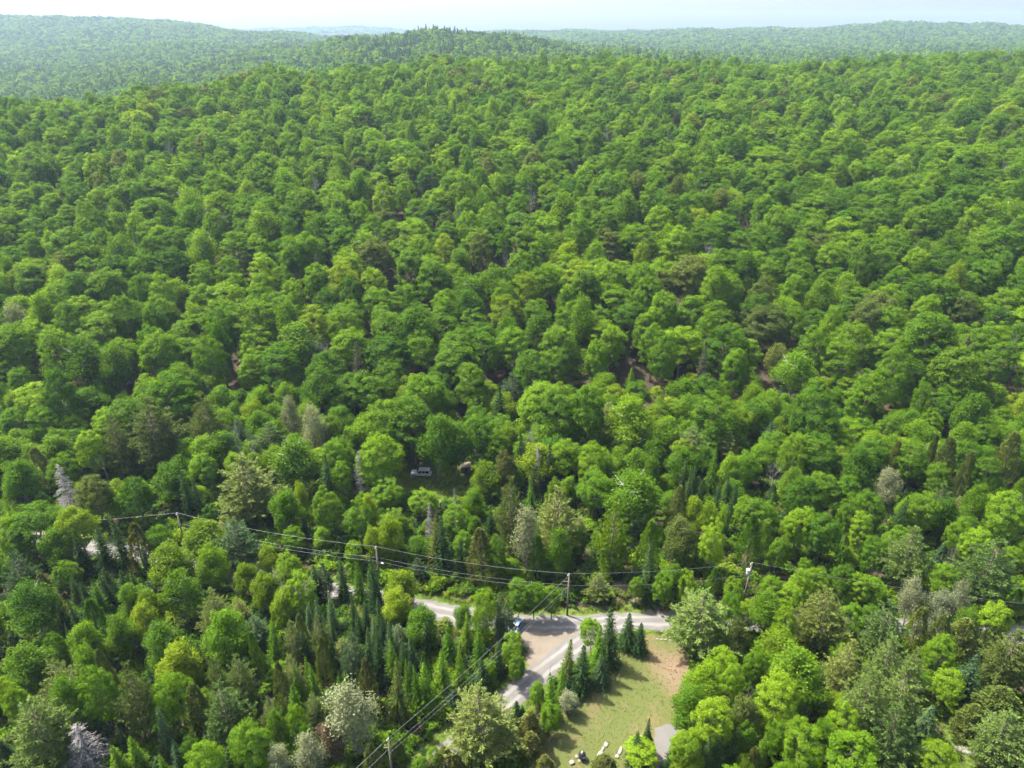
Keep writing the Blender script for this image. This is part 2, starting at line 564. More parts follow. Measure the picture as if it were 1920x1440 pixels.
def wood_dead_conifer(seed, H=11.0, R=2.6, droop=0.15):
    r = np.random.default_rng(seed)
    a = wood_conifer(r, H, 0.18)
    lv = 30
    for i in range(lv):
        f = 0.12 + 0.86 * i / lv
        z = H * f
        Rl = R * (1 - f) ** 0.7 + 0.15
        for j in range(7):
            an = r.uniform(0, 6.283)
            Lb = Rl * r.uniform(0.5, 1.1)
            c = np.array([math.cos(an), math.sin(an), 0])
            p0 = np.array([0, 0, z]); p1 = p0 + c * Lb * 0.5 + (0, 0, 0.02 * Lb); p2 = p0 + c * Lb + (0, 0, -droop * Lb)
            a.add(tube([p0, p1, p2], [0.035, 0.026, 0.010], 3))
            for k in range(5):
                u = r.uniform(0.3, 0.98)
                b = p1 + (p2 - p1) * (u - .5) * 2 if u > .5 else p0 + (p1 - p0) * u * 2
                s = r.choice([-1, 1])
                e = b + (c * 0.8 + s * np.array([-c[1], c[0], 0]) + (0, 0, r.uniform(-.3, .1))) * 0.28 * Lb * (1.1 - u * .6)
                a.add(tube([b, e], [0.020, 0.009], 3))
    return a.get()

def wood_dead_broad(seed, H=12.0, R=3.4, twigs=4):
    r = np.random.default_rng(seed)
    a = Acc()
    def grow(p, d, L, rad, lev):
        mid = p + d * L * 0.5 + r.normal(size=3) * L * 0.05
        e = p + d * L + r.normal(size=3) * L * 0.07
        a.add(tube([p, mid, e], [rad, rad * 0.8, rad * 0.55], 5 if lev == 0 else 3))
        if lev >= 4: return
        for k in range(4 if lev < 2 else 3):
            nd = unit(d + r.normal(size=3) * (0.62 if lev else 0.5) + np.array([0, 0, 0.12]))
            st = p + (e - p) * r.uniform(0.45, 1.0)
            grow(st, nd, L * r.uniform(0.5, 0.72), max(0.012, rad * 0.52), lev + 1)
    grow(np.array([0, 0, -0.5]), np.array([0.06, 0.03, 1.0]), H * 0.48, 0.2, 0)
    v, q = a.get()
    k = H / v[:, 2].max()
    return v * np.array([R / max(1e-3, np.percentile(np.hypot(v[:, 0], v[:, 1]), 98)), R / max(1e-3, np.percentile(np.hypot(v[:, 0], v[:, 1]), 98)), k]), q

def wood_snag(seed, H=9.0):
    r = np.random.default_rng(seed)
    a = Acc()
    a.add(tube([(0, 0, -.5), (0.05, 0, H * .5), (0.15, 0.1, H)], [0.17, 0.13, 0.06], 6))
    for i in range(7):
        z = H * r.uniform(0.45, 0.97); an = r.uniform(0, 6.28); L = r.uniform(0.5, 1.4)
        c = np.array([math.cos(an), math.sin(an), 0.35])
        a.add(tube([(0.08, 0, z), np.array([0.08, 0, z]) + c * L * .6, np.array([0.08, 0, z]) + c * L + (0, 0, .2)], [0.05, 0.035, 0.012], 3))
    return a.get()

def pattern(kind, crown, bark, leafmat):
    v, q, lv, (wv, wq) = crown
    cm = mesh_np(kind + '_crown', v, q); set_float(cm, 'leaf', lv); cm.materials.append(M[leafmat])
    wm = mesh_np(kind + '_wood', wv, wq, smooth=True); wm.materials.append(M[bark])
    return dict(crown=cm, wood=wm, H=float(v[:, 2].max()), W=2 * float(np.percentile(np.hypot(v[:, 0], v[:, 1]), 97)))

def pattern_dead(kind, wood, bark='deadwood'):
    wv, wq = wood
    wm = mesh_np(kind + '_wood', wv, wq, smooth=True); wm.materials.append(M[bark])
    return dict(crown=None, wood=wm, H=float(wv[:, 2].max()), W=2 * float(np.percentile(np.hypot(wv[:, 0], wv[:, 1]), 98)))

PAT = {
    'maple': [pattern('maple', crown_maple(100 + i, 16, 5.0 + 0.25 * (i % 3), 3.5 + 0.5 * (i % 2), 112 + 8 * (i % 3), 125, 0.175), 'bark', 'leaf') for i in range(6)],
    'beech': [pattern('beech', crown_maple(140 + i, 17, 4.6, 3.0, 150, 95, 0.16), 'bark', 'leaf') for i in range(4)],
    'aspen': [pattern('aspen', crown_fine(200 + i, 15, 4.0, 3.0, 12500, 0.15, birch=False), 'bark', 'leaf') for i in range(4)],
    'birch': [pattern('birch', crown_fine(240 + i, 15, 4.3, 3.6, 10000, 0.145, droop=0.12, open_=0.55), 'birch', 'leaf') for i in range(4)],
    'poplar': [pattern('poplar', crown_fine(280 + i, 14, 3.4, 1.5, 7000, 0.125, open_=0.9, birch=True, pointed=0.2), 'deadwood', 'leaf') for i in range(3)],
    'spruce': [pattern('spruce', crown_spruce(300 + i, 11, 1.75 + 0.15 * i, 0.4, 36, 10, 0.32 + 0.05 * i), 'pinebark', 'needle') for i in range(4)],
    'fir': [pattern('fir', crown_spruce(340 + i, 10, 2.4, 0.3, 30, 11, 0.12 + 0.06 * i, 0.38, 0.2), 'pinebark', 'needle') for i in range(3)],
    'pine': [pattern('pine', crown_pine(380 + i, 16, 4.4 + 0.2 * i, 2.6), 'pinebark', 'needle') for i in range(4)],
    'cedar': [pattern('cedar', crown_cedar(420 + i, 10, 2.2), 'pinebark', 'needle') for i in range(3)],
    'dead_spruce': [pattern_dead('dead_spruce', wood_dead_conifer(460 + i)) for i in range(2)],
    'dead_tree': [pattern_dead('dead_tree', wood_dead_broad(480 + i)) for i in range(3)],
    'snag': [pattern_dead('snag', wood_snag(500 + i)) for i in range(2)],
}
# ------------------------------------------------------------------ ground, roads, clearings
def gp(px, py):
    x, y, z, _ = place(px, py)
    return (x, y)

def inside(poly, x, y):
    x = np.asarray(x); y = np.asarray(y)
    r = np.zeros(x.shape, bool)
    n = len(poly)
    for i in range(n):
        x1, y1 = poly[i]; x2, y2 = poly[(i + 1) % n]
        c = ((y1 > y) != (y2 > y)) & (x < (x2 - x1) * (y - y1) / ((y2 - y1) + 1e-12) + x1)
        r ^= c
    return r

def dist_line(pts, x, y):
    x = np.asarray(x, float); y = np.asarray(y, float)
    d = np.full(x.shape, 1e9)
    for (x1, y1), (x2, y2) in zip(pts[:-1], pts[1:]):
        dx, dy = x2 - x1, y2 - y1
        t = np.clip(((x - x1) * dx + (y - y1) * dy) / (dx * dx + dy * dy + 1e-9), 0, 1)
        d = np.minimum(d, np.hypot(x - x1 - t * dx, y - y1 - t * dy))
    return d

ROAD = [gp(*p) for p in ((-260, 965), (40, 1008), (210, 1031), (420, 1068), (640, 1113), (780, 1139), (850, 1152), (910, 1163), (985, 1170), (1060, 1171), (1160, 1166), (1275, 1163), (1400, 1164), (1600, 1172), (1900, 1190), (2200, 1210))]
SIDE = [gp(*p) for p in ((1165, 1166), (1125, 1182), (1072, 1217), (1020, 1256), (985, 1285), (945, 1320), (890, 1370), (830, 1425), (760, 1490), (690, 1550))]
LOT = [gp(*p) for p in ((965, 1168), (1160, 1164), (1100, 1196), (1040, 1240), (1003, 1268), (985, 1235), (968, 1200))]
LAWN = [gp(*p) for p in ((1150, 1205), (1195, 1190), (1290, 1192), (1312, 1250), (1320, 1330), (1300, 1400), (1320, 1480), (1030, 1500), (1000, 1440), (985, 1395), (1040, 1330), (1120, 1275))]
MEADOW = [gp(*p) for p in ((745, 882), (800, 868), (885, 868), (895, 900), (885, 935), (830, 950), (770, 945), (735, 915))]
GLADE = [gp(*p) for p in ((1755, 1340), (1790, 1335), (1835, 1400), (1860, 1460), (1760, 1480), (1780, 1410))]
PATH = [gp(*p) for p in ((1240, 1150), (1205, 1128), (1180, 1108), (1168, 1098))]
DRIVE = [gp(*p) for p in ((1226, 1365), (1250, 1360), (1272, 1362), (1294, 1400), (1302, 1470), (1232, 1475), (1228, 1420))]
SOIL = [gp(*p) for p in ((1238, 1222), (1300, 1222), (1305, 1262), (1275, 1300), (1250, 1290), (1225, 1250))]
BROWN = [gp(*p) for p in ((62, 830), (85, 828), (95, 855), (75, 862))]
VERGE = 2.2

xs = np.concatenate([-np.geomspace(7300, 152, 46), np.arange(-150, 150.5, 1.25), np.geomspace(152, 7300, 46)])
ys = np.concatenate([np.array([-700, -400, -200, -100, -50, -20, 0, 20, 35, 45.0]), np.arange(50, 205, 1.25), np.arange(206, 700, 7.0), np.geomspace(702, 7250, 75)])
XX, YY = np.meshgrid(xs, ys)
ZZ = G(XX, YY)
nx, ny = len(xs), len(ys)
V = np.stack([XX.ravel(), YY.ravel(), ZZ.ravel()], 1)
ii = np.arange((nx) * (ny)).reshape(ny, nx)
Q = np.stack([ii[:-1, :-1], ii[:-1, 1:], ii[1:, 1:], ii[1:, :-1]], -1).reshape(-1, 4)
gme = mesh_np('ground', V, Q, smooth=True)

def soft(poly, x, y, w):
    """1 inside, falling to 0 over w metres outside"""
    d = dist_line(poly + [poly[0]], x, y)
    ins = inside(poly, x, y)
    return np.clip(np.where(ins, 0.5 + d / w, 0.5 - d / w), 0, 1)

nearm = (np.abs(V[:, 0]) < 151) & (V[:, 1] > 45) & (V[:, 1] < 206)
xn, yn = V[nearm, 0], V[nearm, 1]
gr = np.zeros(len(V)); dr = np.zeros(len(V)); lw = np.zeros(len(V))
lawn = soft(LAWN, xn, yn, 3.0)
mead = np.maximum(soft(MEADOW, xn, yn, 3.0), soft(GLADE, xn, yn, 3.0))
verge = np.clip(1 - (np.minimum(dist_line(ROAD, xn, yn), dist_line(SIDE, xn, yn)) - 3.2) / VERGE, 0, 1)
path = np.clip(1 - (dist_line(PATH, xn, yn) - 1.2) / 2.0, 0, 1)
gr[nearm] = np.maximum.reduce([mead, verge * 0.9, path, lawn])
lw[nearm] = lawn
dr[nearm] = np.maximum.reduce([soft(BROWN, xn, yn, 2.0), path * 0.7, soft(LOT, xn, yn, 2.5)])
so = np.zeros(len(V)); so[nearm] = soft(SOIL, xn, yn, 7.0); set_float(gme, 'soil_cover', so)
set_float(gme, 'grass_cover', gr); set_float(gme, 'lawn_cover', lw); set_float(gme, 'dirt_cover', dr)

t = NT('ground')
geo = t.n('ShaderNodeNewGeometry')
pos = geo.outputs['Position']
a_g = t.n('ShaderNodeAttribute', attribute_name='grass_cover').outputs['Fac']
a_l = t.n('ShaderNodeAttribute', attribute_name='lawn_cover').outputs['Fac']
a_d = t.n('ShaderNodeAttribute', attribute_name='dirt_cover').outputs['Fac']
n1 = t.noise(0.35, 6, 0.65, pos); n2 = t.noise(2.6, 5, 0.7, pos); n3 = t.noise(0.09, 5, 0.6, pos); n4 = t.noise(9.0, 4, 0.7, pos)
floor = t.mix(t.ramp(n1, 0.35, 0.68), (0.028, 0.021, 0.014), (0.06, 0.042, 0.029))
floor = t.mix(t.ramp(n2, 0.52, 0.72), floor, (0.035, 0.055, 0.015))
grass = t.mix(t.ramp(n1, 0.38, 0.62), (0.048, 0.092, 0.012), (0.072, 0.105, 0.018))
grass = t.mix(t.ramp(n4, 0.35, 0.7), grass, (0.065, 0.10, 0.016))
lawnc = t.mix(t.ramp(n3, 0.49, 0.62), (0.0521, 0.0722, 0.0143), (0.1159, 0.0806, 0.0437))
lawnc = t.mix(t.ramp(n1, 0.53, 0.70), lawnc, (0.0991, 0.0790, 0.0378))
lawnc = t.mix(t.math('MULTIPLY', t.ramp(n2, 0.46, 0.64), 0.7), lawnc, (0.0470, 0.0706, 0.0118))
lawnc = t.mix(t.math('MULTIPLY', t.ramp(n4, 0.42, 0.7), 0.6), lawnc, (0.1193, 0.0941, 0.0521))
edge = t.math('MULTIPLY_ADD', n2, 0.9, -0.45)
gf = t.ramp(t.math('ADD', a_g, edge), 0.4, 0.62)
lf = t.ramp(t.math('ADD', a_l, edge), 0.4, 0.62)
df = t.ramp(t.math('ADD', a_d, edge), 0.4, 0.62)
col = t.mix(gf, floor, grass)
a_s = t.n('ShaderNodeAttribute', attribute_name='soil_cover').outputs['Fac']
lawnc = t.mix(t.ramp(t.math('ADD', a_s, t.math('MULTIPLY_ADD', n2, 1.0, -0.5)), 0.25, 0.85), lawnc, t.mix(n4, (0.118, 0.082, 0.052), (0.142, 0.104, 0.07)))
col = t.mix(lf, col, lawnc)
col = t.mix(df, col, t.mix(n2, (0.11, 0.085, 0.058), (0.17, 0.135, 0.095)))
p = t.n('ShaderNodeBsdfPrincipled'); p.inputs['Roughness'].default_value = 0.95
p.inputs['Specular IOR Level'].default_value = 0.15
t.l(col, p.inputs['Base Color'])
bm = t.n('ShaderNodeBump'); bm.inputs['Strength'].default_value = 0.6; bm.inputs['Distance'].default_value = 0.15
t.l(n4, bm.inputs['Height']); t.l(bm.outputs[0], p.inputs['Normal'])
t.l(p.outputs[0], t.out.inputs[0])
gme.materials.append(t.m)
ground = tag(link('ground', gme), 'brown leaf litter and grass on the ground under the trees', kind='structure')

# roads: gravel strips with two worn wheel tracks
def mat_gravel(name, base, track):
    t = NT(name)
    geo = t.n('ShaderNodeNewGeometry')
    at = t.n('ShaderNodeAttribute', attribute_name='across').outputs['Fac']
    n1 = t.noise(0.5, 5, 0.6, geo.outputs['Position']); n2 = t.noise(7.0, 5, 0.75, geo.outputs['Position'])
    n3 = t.noise(0.16, 3, 0.5, geo.outputs['Position'])
    off = t.math('ABSOLUTE', t.math('SUBTRACT', t.math('ABSOLUTE', at), 0.42))
    tr = t.ramp(t.math('ADD', off, t.math('MULTIPLY_ADD', n1, 0.24, -0.12)), 0.24, 0.06)
    c = t.mix(t.ramp(n1, 0.3, 0.7), [v * 0.8 for v in base], base)
    c = t.mix(t.math('MULTIPLY', tr, 0.75), c, track)
    c = t.mix(t.math('MULTIPLY', t.ramp(n3, 0.5, 0.75), 0.4), c, (0.1260, 0.1008, 0.0739))
    c = t.mix(t.math('MULTIPLY', t.ramp(n2, 0.5, 0.8), 0.45), c, [v * 0.55 for v in base])
    p = t.n('ShaderNodeBsdfPrincipled'); p.inputs['Roughness'].default_value = 0.92
    t.l(c, p.inputs['Base Color'])
    b = t.n('ShaderNodeBump'); b.inputs['Strength'].default_value = 0.5; b.inputs['Distance'].default_value = 0.06
    t.l(n2, b.inputs['Height']); t.l(b.outputs[0], p.inputs['Normal'])
    t.l(p.outputs[0], t.out.inputs[0])
    return t.m

MAT_ROAD = mat_gravel('gravel_road', (0.098, 0.094, 0.090), (0.155, 0.151, 0.146))
MAT_LOT = mat_gravel('gravel_lot', (0.125, 0.105, 0.080), (0.14, 0.122, 0.098))
MAT_DRIVE = mat_gravel('gravel_drive', (0.095, 0.091, 0.086), (0.12, 0.115, 0.11))

def resample(pts, step):
    pts = np.array(pts, float)
    # smooth the corners a little
    for _ in range(2):
        new = [pts[0]]
        for a, b in zip(pts[:-1], pts[1:]):
            new += [a * .75 + b * .25, a * .25 + b * .75]
        pts = np.array(new + [pts[-1]])
    d = np.concatenate([[0], np.cumsum(np.hypot(*np.diff(pts, axis=0).T))])
    s = np.arange(0, d[-1], step)
    return np.stack([np.interp(s, d, pts[:, 0]), np.interp(s, d, pts[:, 1])], 1)

def strip(name, pts, width, mat, lift, label, seed):
    r = np.random.default_rng(seed)
    c = resample(pts, 1.2)
    tan = np.gradient(c, axis=0); tan /= np.linalg.norm(tan, axis=1)[:, None] + 1e-9
    nor = np.stack([tan[:, 1], -tan[:, 0]], 1)
    cols = np.linspace(-1, 1, 9)
    vs, ac = [], []
    for i in range(len(c)):
        wl = width / 2 * (1 + 0.10 * r.normal()); wr = width / 2 * (1 + 0.10 * r.normal())
        for k in cols:
            w = wl if k < 0 else wr
            x, y = c[i] + nor[i] * k * w
            z = Gs(x, y) + lift + 0.05 * (1 - k * k) - 0.035 * math.exp(-((abs(k) - .42) / .12) ** 2)
            if abs(k) > 0.99: z -= 0.03 + lift * 0.5
            vs.append((x, y, z)); ac.append(k)
    m = len(cols)
    idx = np.arange(len(c) * m).reshape(-1, m)
    q = np.stack([idx[:-1, :-1], idx[:-1, 1:], idx[1:, 1:], idx[1:, :-1]], -1).reshape(-1, 4)
    me = mesh_np(name, vs, q, smooth=True)
    set_float(me, 'across', ac); me.materials.append(mat)
    return tag(link(name, me), label, kind='structure')

def patch(name, poly, mat, lift, label, seed):
    r = np.random.default_rng(seed)
    c = np.mean(poly, axis=0)
    ring = []
    P = [np.array(p) for p in poly]
    for a, b in zip(P, P[1:] + P[:1]):
        n = max(2, int(np.linalg.norm(b - a) / 0.9))
        for k in range(n):
            ring.append(c + (a + (b - a) * k / n - c) * (1 + r.normal() * 0.035))
    vs, rows = [], 8
    for j in range(rows):
        f = 1 - j / rows
        for q in ring:
            x, y = c + (q - c) * f
            vs.append((x, y, Gs(x, y) + lift - (0.02 if j == 0 else 0)))
    vs.append((c[0], c[1], Gs(*c) + lift))
    n = len(ring)
    q = [(j * n + k, j * n + (k + 1) % n, (j + 1) * n + (k + 1) % n, (j + 1) * n + k) for j in range(rows - 1) for k in range(n)]
    tr = [((rows - 1) * n + k, (rows - 1) * n + (k + 1) % n, rows * n) for k in range(n)]
    me = mesh_np(name, vs, q, tr, smooth=True)
    set_float(me, 'across', np.full(len(vs), 0.95))
    me.materials.append(mat)
    return tag(link(name, me), label, kind='structure')

patch('gravel_apron', LOT, MAT_LOT, 0.05, 'tan gravel triangle where the two roads meet', 1)
strip('road', ROAD, 4.4, MAT_ROAD, 0.09, 'grey gravel road running across under the power lines', 2)
strip('side_road', SIDE, 4.3, MAT_ROAD, 0.14, 'grey gravel side road slanting down from the junction', 3)
patch('driveway', DRIVE, MAT_DRIVE, 0.11, 'short grey gravel driveway at the edge of the lawn', 4)
# ------------------------------------------------------------------ trees
TONE = {
    'q': ((0.086, 0.142, 0.030), 'soft grey-green'),
    'y': ((0.124, 0.200, 0.006), 'yellow-green'), 'v': ((0.128, 0.232, 0.010), 'vivid green'),
    'b': ((0.096, 0.190, 0.006), 'bright green'), 'g': ((0.072, 0.152, 0.007), 'mid-green'),
    'd': ((0.030, 0.066, 0.015), 'dark green'), 'o': ((0.090, 0.125, 0.023), 'olive green'),
    'u': ((0.055, 0.058, 0.034), 'dusky grey-green'),
    't': ((0.094, 0.108, 0.024), 'bronze-tinted'), 's': ((0.180, 0.205, 0.115), 'silvery pale'),
    'k': ((0.054, 0.100, 0.036), 'blue-green'), 'p': ((0.130, 0.170, 0.038), 'pale yellowish'),
    'r': ((0.120, 0.085, 0.055), 'reddish-brown'), 'n': ((1, 1, 1), 'grey'),
}
KIND = {'M': 'maple', 'E': 'beech', 'A': 'aspen', 'B': 'birch', 'W': 'poplar', 'S': 'spruce', 'F': 'fir', 'P': 'pine',
        'C': 'cedar', 'D': 'dead_spruce', 'X': 'dead_tree', 'N': 'snag'}
NAME = {'maple': 'maple_tree', 'beech': 'beech_tree', 'aspen': 'aspen_tree', 'birch': 'birch_tree', 'poplar': 'poplar_tree', 'spruce': 'spruce_tree',
        'fir': 'fir_tree', 'pine': 'pine_tree', 'cedar': 'cedar_tree', 'dead_spruce': 'dead_spruce_tree', 'dead_tree': 'dead_tree', 'snag': 'dead_snag'}
WORD = {'maple': 'maple', 'beech': 'beech', 'aspen': 'fine-leaved aspen', 'birch': 'feathery birch', 'poplar': 'thin-leaved poplar',
        'spruce': 'narrow spruce', 'fir': 'broad fir', 'pine': 'plumed pine', 'cedar': 'conical cedar',
        'dead_spruce': 'bare dead spruce', 'dead_tree': 'bare dead tree', 'snag': 'bare dead snag'}

